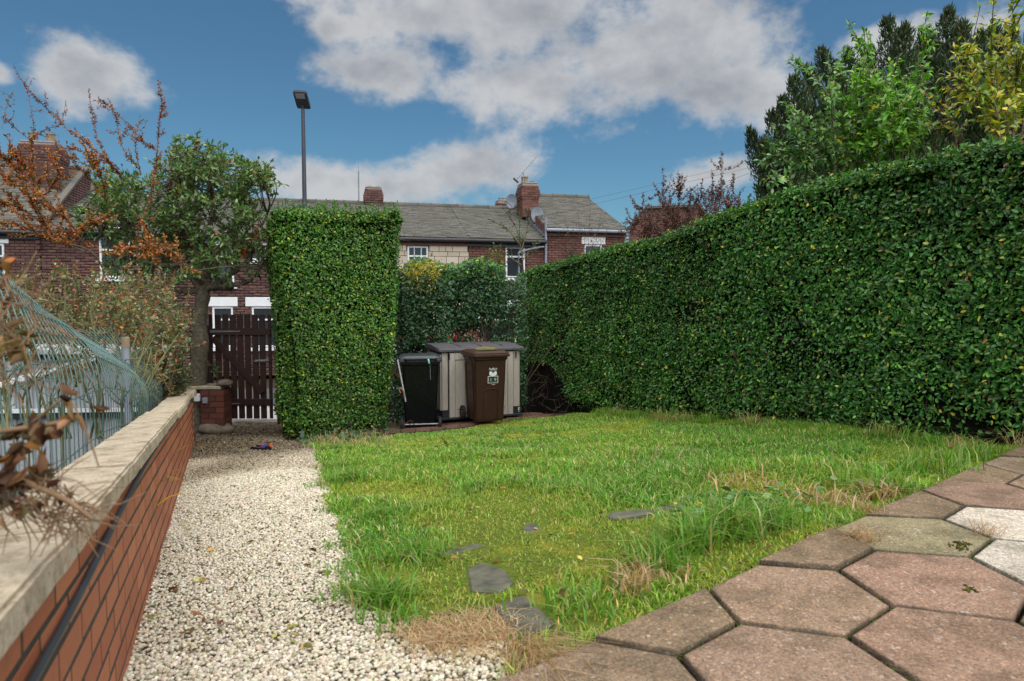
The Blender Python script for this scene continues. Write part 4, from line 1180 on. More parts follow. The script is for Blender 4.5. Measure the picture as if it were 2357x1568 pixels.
def wheelie(loc, rz, body_m, lid_m, H, w0, d0, w1, d1, label, flip):
    b = empty('wheelie_bin', loc, rz, label, 'bin')
    # front is -y (flip turns the wheels to the viewer)
    f = -1 if flip else 1
    loft('body', [(w0*.96, d0*.96, .035, .03), (w0, d0, .07, .035), (w1*.97, d1*.97, H-.13, .035), (w1*.975, d1*.975, H-.128, .035), (w1*1.03, d1*1.03, H-.112, .03), (w1*1.03, d1*1.03, H-.075, .03)], body_m, b)
    lw, ld = w1*1.15, d1*1.12
    lid = loft('lid', [(lw*.99, ld*.99, H-.077, .04, 0, -.01*f), (lw, ld, H-.066, .04, 0, -.01*f), (lw, ld, H-.048, .04, 0, -.01*f), (lw*.965, ld*.965, H-.042, .04, 0, -.01*f), (lw*.965, ld*.965, H-.026, .04, 0, -.01*f), (lw*.80, ld*.80, H+.0, .05, 0, .0), (lw*.62, ld*.66, H+.002, .05, 0, .0)], lid_m, b)
    # handle bar at the wheel side
    yb = f*(d1/2+.045)
    rod('handle', (-w1*.40, yb, H-.035), (w1*.40, yb, H-.035), .014, body_m, b)
    for s in (-1, 1): box('handle_bracket', (s*w1*.40, f*(d1/2+.01), H-.045), (.03, .09, .045), body_m, b, bevel=.006)
    ya = f*(d0/2+.01)
    rod('axle', (-w0/2-.03, ya, .095), (w0/2+.03, ya, .095), .010, M['metal'], b)
    for s in (-1, 1): wheel(b, s*(w0/2+.045), ya, .098, .045)
    return b
# brown bin, its front to the lawn
cb = (at(1093, 977.4, 9.05)+at(1163, 973.3, 9.2))/2
ROTB = .36
e_ = np.array([math.cos(ROTB), math.sin(ROTB), 0]); n_ = np.array([-math.sin(ROTB), math.cos(ROTB), 0])
D0 = .46
cbc = cb + n_*D0/2
brown = wheelie(tuple(cbc), ROTB, M['bin_brown'], M['bin_lid'], .985, .40, D0, .455, .56, 'brown council wheelie bin with the number 19 on its front', False)
def front_y(z):       # front face of the tapered body, local
    t = (z-.07)/(.855-.07); return -((D0*(1-t)+.56*.97*t)/2)
tilt = math.atan((.56*.97-D0)/2/(.855-.07))
# arched recess outline moulded into the front
def arch_ridge(parent, w_, z0, z1, mat, name, xoff=0, lift=.004):
    pts = []
    for x, z in [(-w_/2, z0), (-w_/2, z1-.05)]: pts.append((x, z))
    for k in range(1, 9):
        a = math.pi - k*math.pi/2/8; pts.append((-w_/2+.05+.05*math.cos(a), z1-.05+.05*math.sin(a)))
    pts += [(-x, z) for x, z in pts[::-1]]
    P = [np.array([x+xoff, front_y(z)-lift, z]) for x, z in pts]
    V, F = tubes_np([(np.array(P), .006)], 6); return mesh_np(name, V, F, mat, parent, smooth=True)
arch_ridge(brown, .20, .06, .475, M['bin_brown'], 'moulded_arch')
for s in (-1,):
    # side recess outline on the visible left flank
    pts = []
    for y_, z_ in [(-.13, .16), (-.15, .76), (-.10, .80), (.10, .80), (.15, .76), (.13, .16)]:
        t = (z_-.07)/.785; pts.append(np.array([s*((.40*(1-t)+.455*.97*t)/2+.003), y_, z_]))
    V, F = tubes_np([(spline(pts, 40), .006)], 6); mesh_np('side_moulding', V, F, M['bin_brown'], brown, smooth=True)
box('lid_handle', (-.12, -.24, .975), (.11, .05, .035), M['bin_lid'], brown, bevel=.012, seg=2); box('lid_handle', (.19, -.2, .972), (.06, .10, .03), M['bin_lid'], brown, bevel=.01, seg=2)
# printing on the front
INK = {'white': simple('white_print', (.75, .76, .78), .5, .03, 5, bs=0), 'green': simple('number_panel', (.02, .05, .035), .5, .15, 20, bs=0), 'pale': simple('pale_number', (.42, .48, .34), .5, .1, 20, bs=0), 'blue': simple('pale_blue_print', (.45, .56, .72), .5, .1, 20, bs=0)}
def on_front(o, x, z, lift):
    o.parent = brown; o.location = (x, front_y(z)-lift, z); o.rotation_euler = (math.pi/2+tilt, 0, 0)
def txt(s, size, x, z, mat, lift=.004, wide=1.0, name='lettering', off=0):
    cu = bpy.data.curves.new('t', 'FONT'); cu.body = s; cu.size = size; cu.align_x = 'CENTER'; cu.align_y = 'CENTER'; cu.extrude = .0004; cu.offset = off
    ob = bpy.data.objects.new('t', cu); COL.objects.link(ob)
    bpy.context.view_layer.update()
    me = bpy.data.meshes.new_from_object(ob.evaluated_get(bpy.context.evaluated_depsgraph_get()))
    bpy.data.objects.remove(ob); me.materials.clear(); me.materials.append(mat)
    o = bpy.data.objects.new(name, me); COL.objects.link(o); on_front(o, x, z, lift); o.scale = (wide, 1, 1); return o
TX = .03
txt('Sheffield', .042, TX, .743, INK['white'], wide=.80)
txt('City Council', .018, TX, .718, INK['white'], wide=.95)
def plate(poly, x, z, mat, lift, name):
    o = prism(name, poly, 0, .0008, mat, brown); on_front(o, x, z, lift); return o
plate([(-.052, -.02), (-.03, -.03), (0, -.034), (.03, -.03), (.052, -.02), (.052, .022), (.035, .028), (0, .006), (-.035, .028), (-.052, .022)], TX, .683, INK['white'], .003, 'emblem')
plate([(-.04, -.008), (-.02, -.014), (0, -.008), (.02, -.014), (.04, -.008), (.04, -.002), (.02, -.007), (0, -.001), (-.02, -.007), (-.04, -.002)], TX, .683, INK['blue'], .0046, 'emblem_waves')
plate([(-.006, .004), (.006, .004), (0, .02)], TX, .683, INK['green'], .0048, 'emblem_mark')
for nm, a, b, zz in (('panel_border', .072, .048, 0),): plate([(-a, -b), (a, -b), (a, b), (-a, b)], TX, .60, INK['white'], .003, nm)
plate([(-.066, -.042), (.066, -.042), (.066, .042), (-.066, .042)], TX, .60, M['bin_brown'], .0042, 'panel_ground')
for s, ch in ((-1, '1'), (1, '9')):
    plate([(-.031, -.036), (.031, -.036), (.031, .026), (-.031, .026)], TX+s*.033, .60, INK['green'], .0054, 'number_panel')
    txt(ch, .068, TX+s*.031, .595, INK['pale'], .0066, .95, 'number')
txt('veolia', .022, TX+.006, .536, INK['white'], name='lettering')
o = rock('mossy_stone', tuple(cbc+np.array([.02, -.16, 1.0])), (.28, .16, .07), simple('mossy_stone', (.13, .12, .04), .95, .5, 40, bs=.8), 5, .1, 3, .2); tag(o, 'flat mossy stone lying on the brown bin lid', 'stone')

# black bin, wheels towards the viewer
cb2 = at(958, 976, 9.1) + np.array([.02, .26, 0])
cb2[2] = gz(cb2[0], cb2[1])-.005
black = wheelie(tuple(cb2), .17, M['bin_black'], M['bin_black_lid'], 1.02, .42, .44, .50, .56, 'black wheelie bin with its wheels and handle facing the lawn', True)
tp = np.array([[.10, -.345, .985], [.105, -.36, .96], [.11, -.345, .93]]); V, F = tubes_np([(tp, .012)], 6); mesh_np('tape', V, F, simple('green_tape', (.25, .6, .48), .4, .1, 20, bs=0), black)
V, F = tubes_np([(np.array([[.125, -.30, .93], [.128, -.285, .76], [.132, -.28, .70]]), .0025)], 5); mesh_np('string', V, F, M['pipe'], black)

# resin store
ROTS = .36
s0 = at(1027, 964.5, 9.62)
e_ = np.array([math.cos(ROTS), math.sin(ROTS), 0]); n_ = np.array([-math.sin(ROTS), math.cos(ROTS), 0])
SW, SD, SH = 1.16, .70, 1.0
so = s0 - e_*.06; so[2] = s0[2]-.01
store = empty('storage_box', tuple(so), ROTS, 'grey beige wood effect plastic garden store with a dark lid', 'storage box')
box('body', (SW/2, SD/2, SH/2), (SW, SD, SH-.06), M['box_base'], store, bevel=.01)
def plank(name, x0, x1, z0, z1, y=-.012, d=.02, bev=.005): return box(name, ((x0+x1)/2, y, (z0+z1)/2), (x1-x0, d, z1-z0), M['resin'], store, bevel=bev)
plank('corner_post', 0, .085, .135, SH-.03, -.004); plank('corner_post', SW-.085, SW, .135, SH-.03, -.004)
for x0_, x1_ in ((.10, SW/2-.006), (SW/2+.006, SW-.10)):
    dr = plank('door', x0_, x1_, .03, SH-.05, -.018, .03)
    wd_ = x1_-x0_
    inner = (x0_+.085, x1_-.085)
    # stiles, rails and two boards stand proud of a sunk door
    for nm, a, b, z0, z1 in (('stile', x0_, x0_+.08, .03, SH-.05), ('stile', x1_-.08, x1_, .03, SH-.05), ('rail', x0_+.084, x1_-.084, .03, .13), ('rail', x0_+.084, x1_-.084, SH-.15, SH-.05)):
        o = box(nm, ((a+b)/2, -.041, (z0+z1)/2), (b-a, .018, z1-z0), M['resin'], store, bevel=.004); o.parent = dr
    mid = (inner[0]+inner[1])/2
    for a, b in ((inner[0]+.006, mid-.004), (mid+.004, inner[1]-.006)):
        o = box('board', ((a+b)/2, -.038, SH/2-.01), (b-a, .012, SH-.30), M['resin'], store, bevel=.004); o.parent = dr
for i in range(4):
    w_ = SD/4; box('side_board', (-.012, w_*(i+.5), SH/2+.03), (.022, w_-.008, SH-.2), M['resin'], store, bevel=.005); box('side_board', (SW+.012, w_*(i+.5), SH/2+.03), (.022, w_-.008, SH-.2), M['resin'], store, bevel=.005)
box('base', (SW/2, SD/2-.01, .018), (SW+.10, SD+.10, .036), M['box_base'], store, bevel=.008)
lid_prof = [(-.07, SH-.035), (-.085, SH-.015), (-.07, SH+.015), (SD*.5, SH+.045), (SD+.05, SH+.05), (SD+.06, SH-.02)]
extrude_x('lid', lid_prof, -.06, SW+.06, M['box_lid'], store, bevel=.01, seg=2)
for x in (.30, .62, .94): box('lid_rib', (x, SD*.5, SH+.046), (.012, SD*.8, .006), M['box_lid'], store, rot=Matrix.Rotation(R(2.2), 3, 'X'))
box('hasp', (.095, -.06, SH-.10), (.014, .02, .09), M['box_base'], store, bevel=.003); box('hasp', (SW-.06, -.06, SH-.10), (.014, .02, .09), M['box_base'], store, bevel=.003)

# brick paved stand
st = [gp(905, 1004), gp(1105, 984), gp(1190, 955), gp(1000, 955)]
base = prism('brick_hardstanding', [(p[0], p[1]) for p in [at(905, 1000, 8.75), at(1110, 985, 8.95), at(1200, 960, 10.6), at(960, 960, 10.6)]], -.9, -.88, M['soil'])
bpy.data.objects.remove(base)
hs = empty('brick_hardstanding', tuple(gp(1000, 985)), .36, 'small stand of brown brick pavers under the bins', 'paving')
hs['kind'] = 'structure'
hc = np.array(hs.location); Ms = []
ex, ey = np.array([math.cos(.36), math.sin(.36)]), np.array([-math.sin(.36), math.cos(.36)])
for r_ in range(-1, 14):
    for q in range(-5, 9):
        lx, ly = q*.205+(.1 if r_ % 2 else 0), r_*.105-.16
        X, Y = hc[:2]+ex*lx+ey*ly
        if ly < -.22 - .02*q or (lx > .55 and ly < .0): continue
        z = gz(X, Y)-hc[2]+random.uniform(.002, .008)
        Ms.append(mtx((lx, ly, z), (.197, .097, .04), Euler((math.atan(gz(X, Y+.05)-gz(X, Y-.05))/.1, 0, 0)).to_matrix()))
pieces(hs, 'brick', Ms, 300, M['paving_brick'])

# long handled garden tool leaning on the black bin
YT = 8.78
a, b, c = at(915, 828, YT+.18), at(934, 925, YT+.05), at(946, 968, YT-.02)
tool = empty('garden_fork', tuple(gp(950, 986)), 0, 'rusty long handled garden fork leaning against the black bin', 'garden fork')
child(rod('handle', a, b, .012, M['metal']), tool)
child(rod('shaft', b, c, .010, M['twig']), tool)
child(box('bracket', (0, 0, 0), (.05, .02, .07), M['metal'], bevel=.004), tool); tool.children[-1].location = b
for dx in (-26, -6, 8):
    e2 = gp(950+dx, 984+abs(dx)*.1); V, F = tubes_np([(spline([c, (c+e2)/2+np.array([dx*.0012, -.02, 0]), e2], 8), np.linspace(.008, .004, 8))], 6); child(mesh_np('tine', V, F, M['twig'], smooth=True), tool)
hk = [at(922, 905, YT), at(918, 896, YT), at(922, 893, YT), at(928, 900, YT), at(931, 915, YT)]
V, F = tubes_np([(spline(hk, 14), .009)], 6); child(mesh_np('hook_grip', V, F, simple('red_grip', (.22, .09, .07), .6, .2, 20, bs=0), smooth=True), tool)

# small toy on the path
tcn = gp(603, 1040)
toy = empty('toy', tuple(tcn+np.array([0, 0, .01])), -.55, 'small black plastic toy with orange and blue knobs on the gravel', 'toy')
M['toy'] = plastic('toy_plastic', (.012, .013, .017), .3); M['orange'] = plastic('orange_plastic', (.62, .10, .02), .35); M['blue'] = plastic('blue_plastic', (.03, .06, .42), .35)
bm = bmesh.new(); add_box(bm, (-.04, .028, .025), (.17, .035, .035)); bm_obj('barrel', bm, M['toy'], toy, bevel=.01)
bm = bmesh.new(); add_box(bm, (-.05, -.03, .02), (.17, .03, .03)); bm_obj('barrel', bm, M['toy'], toy, bevel=.01)
bm = bmesh.new(); add_box(bm, (.07, -.01, .03), (.10, .09, .055)); bm_obj('body', bm, M['toy'], toy, bevel=.015, seg=2)
for x, y, m_ in ((.10, .03, 'orange'), (.055, -.035, 'orange'), (.08, -.04, 'blue')):
    bm = bmesh.new(); cyl(bm, (x, y, .05), (x, y, .078), .016, .013, 12); bm_obj('knob', bm, M[m_], toy)
rod('trim', (-.12, -.03, .037), (.02, -.03, .039), .004, M['metal'], toy)

# ------------------------------------------------------------------ terrace across the street
HS = .25
HE = np.array([1, HS])/math.hypot(1, HS); HNb = np.array([-HS, 1])/math.hypot(1, HS)
HROT = math.atan(HS); HOFF = 21*HNb[1]
def hp(x, y, t=0):
    r = ray(x, y); k = (HOFF+t)/(r[:2]@HNb); P = CP+r*k; return float(P[:2]@HE), float(P[2])
HB = ROADZ+.10
def hw(s, t, z): q = HE*s+HNb*(HOFF+t); return np.array([q[0], q[1], z])
TD = 3.5     # eave to ridge, in plan
VIS = [(480, 545, 636, 760), (120, 520, 640, 640), (925, 545, 1260, 612), (1245, 525, 1450, 600), (0, 520, 200, 660), (430, 690, 640, 960)]
def vis_key(house, s_off):
    def k(m):
        p = m.translation; q = hw(p.x+s_off, p.y, p.z+HB); u = proj(q)
        inside = any(a <= u[0] <= c and b <= u[1] <= d for a, b, c, d in VIS)
        return (0 if inside else 1, u[0]*.0+random.random())
    return k
def brick_rows(x0, x1, z0, z1, holes, y=0.0, bw=.225, bh=.075, dep=.10, jt=.014, jit=.003):
    Ms = []; r = 0; z = z0
    while z+bh <= z1+.001:
        x = x0-(bw/2 if r % 2 else 0)
        while x < x1-.02:
            a, b = max(x, x0), min(x+bw, x1)
            zc = z+bh/2
            segs = [(a, b)]
            for hx0, hx1, hz0, hz1 in holes:
                if hz0 < zc < hz1:
                    ns = []
                    for p, q in segs:
                        if q <= hx0 or p >= hx1: ns.append((p, q)); continue
                        if p < hx0-.03: ns.append((p, hx0))
                        if q > hx1+.03: ns.append((hx1, q))
                    segs = ns
            for p, q in segs:
                if q-p > .04: Ms.append(mtx(((p+q)/2, y+dep/2+random.uniform(-jit, jit), zc), (q-p-jt, dep, bh-jt)))
            x += bw
        z += bh; r += 1
    return Ms
def window(parent, x0, x1, z0, z1, lintel=None, sill=True, bars=1, net=True, lint_w=.12, lint_h=.2, name='window', arch=False, trans=.32):
    wn = box(name, ((x0+x1)/2, .075, (z0+z1)/2), (x1-x0, .05, z1-z0), M['glass'], parent)
    fw = .055
    for a, b, c, d in ((x0, x0+fw, z0, z1), (x1-fw, x1, z0, z1), (x0+fw, x1-fw, z0, z0+fw), (x0+fw, x1-fw, z1-fw, z1)):
        o = box('frame', ((a+b)/2, .055, (c+d)/2), (b-a, .07, d-c), M['frame'], wn, bevel=.006)
    if trans: box('transom', ((x0+x1)/2, .056, z1-(z1-z0)*trans), (x1-x0-2*fw, .065, .05), M['frame'], wn, bevel=.005)
    if bars > 1:
        for k in range(1, bars): box('glazing_bar', (x0+(x1-x0)*k/bars, .045, (z0+z1)/2), (.022, .03, z1-z0-2*fw), M['frame'], wn)
    if net: box('net_curtain', ((x0+x1)/2, .101, z0+(z1-z0)*.36), (x1-x0-.1, .004, (z1-z0)*.6), M['net'], wn)
    if sill: box('sill', ((x0+x1)/2, -.01, z0-.05), (x1-x0+.16, .16, .09), M['white'], wn, bevel=.008)
    if lintel: box('lintel', ((x0+x1)/2, .02, z1+lint_h/2+.004), (x1-x0+lint_w*2, .085, lint_h), lintel, wn, bevel=.01)
    return wn
def slates(parent, x0, x1, ze, zr, over=.18, front=True, limit=300, keyf=None):
    ang = math.atan2(zr-ze, TD); Ls = math.hypot(TD+over, (TD+over)*math.tan(ang))
    rot = Matrix.Rotation(ang-.06, 3, 'X'); Ms = []
    exp_, sw_ = .135, .25
    nrow = int(Ls/exp_)
    for i in range(nrow+1):
        d = i*exp_+.15
        x = x0-(sw_/2 if i % 2 else 0)
        while x < x1:
            a, b = max(x, x0), min(x+sw_, x1)
            if b-a > .05:
                y = -over+d*math.cos(ang); z = ze-over*math.tan(ang)+d*math.sin(ang)+.03
                if y < TD+.05: Ms.append(mtx(((a+b)/2, y, z+random.uniform(-.004, .006)), (b-a-.008, .24, .016), rot @ Matrix.Rotation(random.uniform(-.01, .01), 3, 'Y')))
            x += sw_
    pieces(parent, 'slate', Ms, limit, M['slate'], key=keyf, rest_name='slating')
RT = None
def ridge(parent, x0, x1, zr):
    global RT
    if RT is None:
        bm = bmesh.new(); cyl(bm, (-.22, 0, 0), (.22, 0, 0), .11, n=10); cyl(bm, (.19, 0, 0), (.235, 0, 0), .125, n=10); RT = bpy.data.meshes.new('ridge_tile'); bm.to_mesh(RT); bm.free(); RT.materials.append(M['slate'])
    x = x0+.22
    while x < x1+.1:
        o = bpy.data.objects.new('ridge_tile', RT); COL.objects.link(o); o.parent = parent; o.location = (x, TD, zr+.0+random.uniform(-.006, .006)); x += .455
def house(label, s0, s1, ze, zr, brickm, windows, gutter, fascia, stone=False, limit=300, roof_lim=300, vis_only=None, parapet=False, x_clip=None):
    """ze, zr world heights of eave and ridge"""
    W = s1-s0; hz, hr = ze-HB, zr-HB
    q = hw(s0, 0, HB)
    h = empty('terraced_house', tuple(q), HROT, label, 'house', 'terraced houses across the street')
    prof = [(.10, 0), (.10, hz), (TD, hr-.03), (2*TD-.1, hz), (2*TD-.1, 0)]
    extrude_x('wall', prof, .002, W-.002, M['mortar_house'], h)
    holes = []
    for wd in windows:
        holes.append((wd['x0']-s0, wd['x1']-s0, wd['z0']-HB, wd['z1']-HB))
        if wd.get('lintel') is not None:
            lw_, lh_ = wd.get('lint_w', .12), wd.get('lint_h', .2); holes.append((wd['x0']-s0-lw_, wd['x1']-s0+lw_, wd['z1']-HB-.01, wd['z1']-HB+lh_+.008))
    if stone:
        Ms = []; z = 0
        while z < hz-.1:
            rh = random.choice([.10, .14, .18, .22]); x = 0
            while x < W:
                l = random.choice([.2, .28, .36, .46]); a, b = x, min(x+l, W); zc = z+rh/2; ok = True
                for hx0, hx1, hz0, hz1 in holes:
                    if hz0 < z+rh-.02 and hz1 > z+.02 and a < hx1 and b > hx0:
                        if a < hx0-.05: b = hx0
                        elif b > hx1+.05: a = hx1
                        else: ok = False
                if ok and b-a > .05: Ms.append(mtx(((a+b)/2, .04+random.uniform(-.008, .008), zc), (b-a-.014, .12, min(rh, hz-z)-.014)))
                x += l
            z += rh
        pieces(h, 'stone_block', Ms, limit, M['stoneclad'], key=vis_key(h, s0), rest_name='stonework')
    else:
        Ms = brick_rows(0 if x_clip is None else x_clip-s0, W, 0, hz-.02, holes)
        pieces(h, 'brick', Ms, limit, brickm, key=vis_key(h, s0), rest_name='brickwork')
    for wd in windows:
        kw = {k: v for k, v in wd.items() if k not in ('x0', 'x1', 'z0', 'z1')}
        window(h, wd['x0']-s0, wd['x1']-s0, wd['z0']-HB, wd['z1']-HB, **kw)
    rp = [(-.16, hz+.01), (TD, hr+.01), (2*TD+.16, hz+.01), (2*TD+.16, hz-.03), (TD, hr-.028), (-.16, hz-.03)]
    ang = math.atan2(hr-hz, TD)
    rp = [(-.16, hz-.16*math.tan(ang)+.0), (TD, hr), (2*TD+.16, hz-.16*math.tan(ang)), (2*TD+.16, hz-.16*math.tan(ang)-.04), (TD, hr-.04), (-.16, hz-.16*math.tan(ang)-.04)]
    roof = extrude_x('roof', rp, 0, W, M['slate'], h)
    slates(roof, 0 if x_clip is None else x_clip-s0, W, hz, hr, limit=roof_lim, keyf=vis_key(h, s0))
    ridge(roof, 0 if x_clip is None else x_clip-s0, W, hr+.02)
    zg = hz-.16*math.tan(ang)-.02
    box('fascia', (W/2, -.045, zg-.10), (W-.01, .03, .17), fascia, h)
    gt = rod('gutter', (0, -.19, zg-.02), (W, -.19, zg-.02), .055, gutter, h)
    for k in range(int(W/.9)): box('gutter_bracket', (.4+k*.9, -.14, zg-.06), (.025, .10, .05), gutter, h)
    h['_'] = 0; del h['_']
    return h, hz, hr
def chimney(parent, x, y, z0, z1, w_, d_, pots, mat, cap=True):
    ch = box('chimney', (x, y, (z0+z1)/2), (w_-.02, d_-.02, z1-z0), M['mortar_house'], parent)
    Ms = []
    rows = int((z1-z0)/.075)
    for r in range(rows):
        z = z0+(r+.5)*.075; g_ = .04 if (rows-r) in (3, 4, 5) else (.02 if (rows-r) in (6, 2) else 0)
        for axis_, ln, off in (('x', w_+g_*2, -d_/2-g_), ('y', d_+g_*2, w_/2+g_), ('y', d_+g_*2, -w_/2-g_)):
            p = -ln/2-(.11 if r % 2 else 0)
            while p < ln/2-.02:
                a, b = max(p, -ln/2), min(p+.225, ln/2)
                if b-a > .03:
                    m_ = (a+b)/2
                    if axis_ == 'x': Ms.append(mtx((x+m_, y+off+.045, z), (b-a-.012, .10, .063)))
                    else: Ms.append(mtx((x+off-math.copysign(.045, off), y+m_, z), (.10, b-a-.012, .063)))
                p += .225
    pieces(ch, 'brick', Ms, 300, mat, rest_name='brickwork')
    box('flaunching', (x, y, z1+.03), (w_*.95, d_*.95, .06), M['lead'], ch, bevel=.02)
    for px_, hh, rr in pots:
        bm = bmesh.new(); cyl(bm, (x+px_, y, z1+.05), (x+px_, y, z1+.05+hh), rr*1.08, rr, 14); cyl(bm, (x+px_, y, z1+.05+hh*.9), (x+px_, y, z1+.06+hh), rr*1.15, rr*1.15, 14); bm_obj('chimney_pot', bm, M['terracotta'], ch)
    return ch
def aerial(name, base, label, tall=1.3, boom=.9, rz=.5, up=.5):
    a = empty(name, tuple(base), rz, label, 'aerial'); rod('mast', (0, 0, 0), (0, 0, tall), .016, M['metal'], a, n=6)
    d = Vector((math.cos(up), 0, math.sin(up))); c = Vector((0, 0, tall)); rod('boom', c-d*boom*.35, c+d*boom*.65, .012, M['metal'], a, n=6)
    for k in range(9):
        p = c-d*boom*.3+d*boom*.11*k; rod('element', p+Vector((0, -.14, 0)), p+Vector((0, .14, 0)), .006, M['metal'], a, n=5)
    p = c-d*boom*.36; box('reflector', p, (.02, .3, .22), M['metal'], a, rot=Matrix.Rotation(-up, 3, 'Y')); return a

zeC, zrC = hp(1000, 545)[1], hp(1000, 477, TD)[1]
zeL, zrL = hp(60, 524)[1], hp(100, 388, TD)[1]
zeR, zrR = hp(1350, 525)[1], hp(1290, 455, TD)[1]
sL = hp(92, 505)[0]; sM = hp(850, 500)[0]; sN = hp(1079, 560)[0]; sR = hp(1254, 530)[0]; sE = hp(1441, 525)[0]
print('eaves', zeC, zrC, zeL, zrL, zeR, zrR, 's', sL, sM, sN, sR, sE)
def wpx(x0, x1, y0, y1, **kw):
    a, b = hp(x0, (y0+y1)/2)[0], hp(x1, (y0+y1)/2)[0]; return dict(x0=a, x1=b, z1=hp((x0+x1)/2, y0)[1], z0=hp((x0+x1)/2, y1)[1], **kw)
W_ = M['white']
hL, _, _ = house('dark brick terraced house, leftmost, with the large chimney', hp(-330, 505)[0], sL, zeL, zrL, M['house_brick'], [wpx(-60, 10, 560, 650, lintel=W_)], M['gutter_dark'], M['gutter_dark'])
hC, hzC, hrC = house('dark brick terraced house behind the tree and the gate, with white lintels', sL, sM, zeC, zrC, M['house_brick'],
      [wpx(478, 538, 560, 657, lintel=W_), wpx(489, 537, 706, 800, lintel=W_, lint_w=.13, lint_h=.26), wpx(580, 640, 706, 800, lintel=W_, lint_w=.16, lint_h=.26), wpx(228, 300, 545, 640, lintel=W_, lint_h=.24), wpx(575, 640, 560, 600, lintel=W_), wpx(448, 474, 760, 960, sill=False, net=False, trans=None), wpx(740, 800, 706, 800, lintel=W_)],
      M['gutter_dark'], M['gutter_dark'])
hS, hzS, hrS = house('terraced house faced in pale stone cladding', sM, sN, zeC, zrC, M['house_brick'],
      [wpx(938, 986, 566, 640, lintel=M['gutter_brown'], lint_h=.09, lint_w=.03, bars=3), wpx(905, 975, 706, 800, lintel=W_)], M['gutter_dark'], M['gutter_brown'], stone=True)
hB, hzB, hrB = house('red brick terraced house with a dark band over its white window', sN, sR, zeC, zrC, M['house_brick_red'],
      [wpx(1164, 1209, 568, 640, lintel=M['gutter_dark'], lint_h=.27, lint_w=.1, net=True), wpx(1100, 1190, 706, 800, lintel=W_)], M['gutter_dark'], M['gutter_dark'])
hR, hzR, hrR = house('taller red brick end house with a white lintel, right of the big chimney', sR, sE, zeR, zrR, M['house_brick_red'],
      [wpx(1345, 1386, 563, 640, lintel=W_, lint_h=.28, lint_w=.1)], M['pipe'], M['gutter_brown'])
# brick gable faces that stand above the lower roofs
for hh, W, hz, hr, lim in ((hL, sL-hp(-330, 505)[0], zeL-HB, zrL-HB, hzC), ):
    Ms = []; z = hz-.6; r = 0
    while z < hr-.05:
        half = TD*(1-(z-hz)/(hr-hz)) if z > hz else TD
        y = TD-half-(.11 if r % 2 else 0)
        while y < TD+.3:
            Ms.append(mtx((W-.03, y+.11, z), (.075, .213, .064))); y += .225
        z += .075; r += 1
    pieces(hh, 'brick', Ms, 300, M['house_brick'], rest_name='gable_brickwork')
    ang = math.atan2(hr-hz, TD); Lr = math.hypot(TD, hr-hz)
    box('gable_coping', (W+.02, TD/2-.05, (hz+hr)/2+.07), (.16, Lr+.2, .06), M['slate'], hh, rot=Matrix.Rotation(ang, 3, 'X'))
Ms = []; z = hzC-.5; r = 0
while z < hrR-.05:
    half = TD*(1-(z-hzR)/(hrR-hzR)) if z > hzR else TD
    y = TD-half-(.11 if r % 2 else 0)
    while y < TD+.3: Ms.append(mtx((.03, y+.11, z), (.075, .213, .064))); y += .225
    z += .075; r += 1
pieces(hR, 'brick', Ms, 300, M['house_brick_red'], rest_name='gable_brickwork')
ang = math.atan2(hrC-hzC, TD)
for k in range(13):      # stepped lead flashing where the lower roof meets the taller house
    d = .1+k*.27; box('flashing', (sR-sN-.03, d*math.cos(ang), hzB+d*math.sin(ang)+.10), (.05, .26, .10), M['lead'], hB)

def set_on(h, s0, x, y, t):       # local position under a pixel at depth t
    s, z = hp(x, y, t); return s-s0, z-HB
# chimneys
x_, z_ = set_on(hL, hp(-330, 505)[0], 100, 336, 2.6); chimney(hL, x_, 2.6, zeL-HB+1.0, z_, .95, .9, [(-.25, .3, .11), (.2, .3, .11)], M['house_brick'])
x_, z_ = set_on(hC, sL, 859, 436, TD); chimney(hC, x_, TD, hrC-.4, z_, .56, .5, [(-.12, .04, .07), (.15, .04, .07)], M['house_brick'])
x_, z_ = set_on(hC, sL, 426, 372, TD+.3); chimney(hC, x_-.1, TD+.3, hrC-.4, hrC+.55, .8, .5, [(-.2, .5, .11), (.15, .5, .11)], M['house_brick'])
x_, z_ = set_on(hB, sN, 1216, 426, 2.2); chimney(hB, x_, 2.3, hzB+.9, z_, .56, .75, [(-.1, .22, .11), (.15, .08, .07)], M['house_brick_red'])
x_, z_ = set_on(hB, sN, 1160, 466, TD+1.5); chimney(hB, x_, TD+1.5, hrB-.8, z_, .6, .5, [(-.15, .1, .06), (.0, .1, .06), (.15, .1, .06)], M['house_brick'])
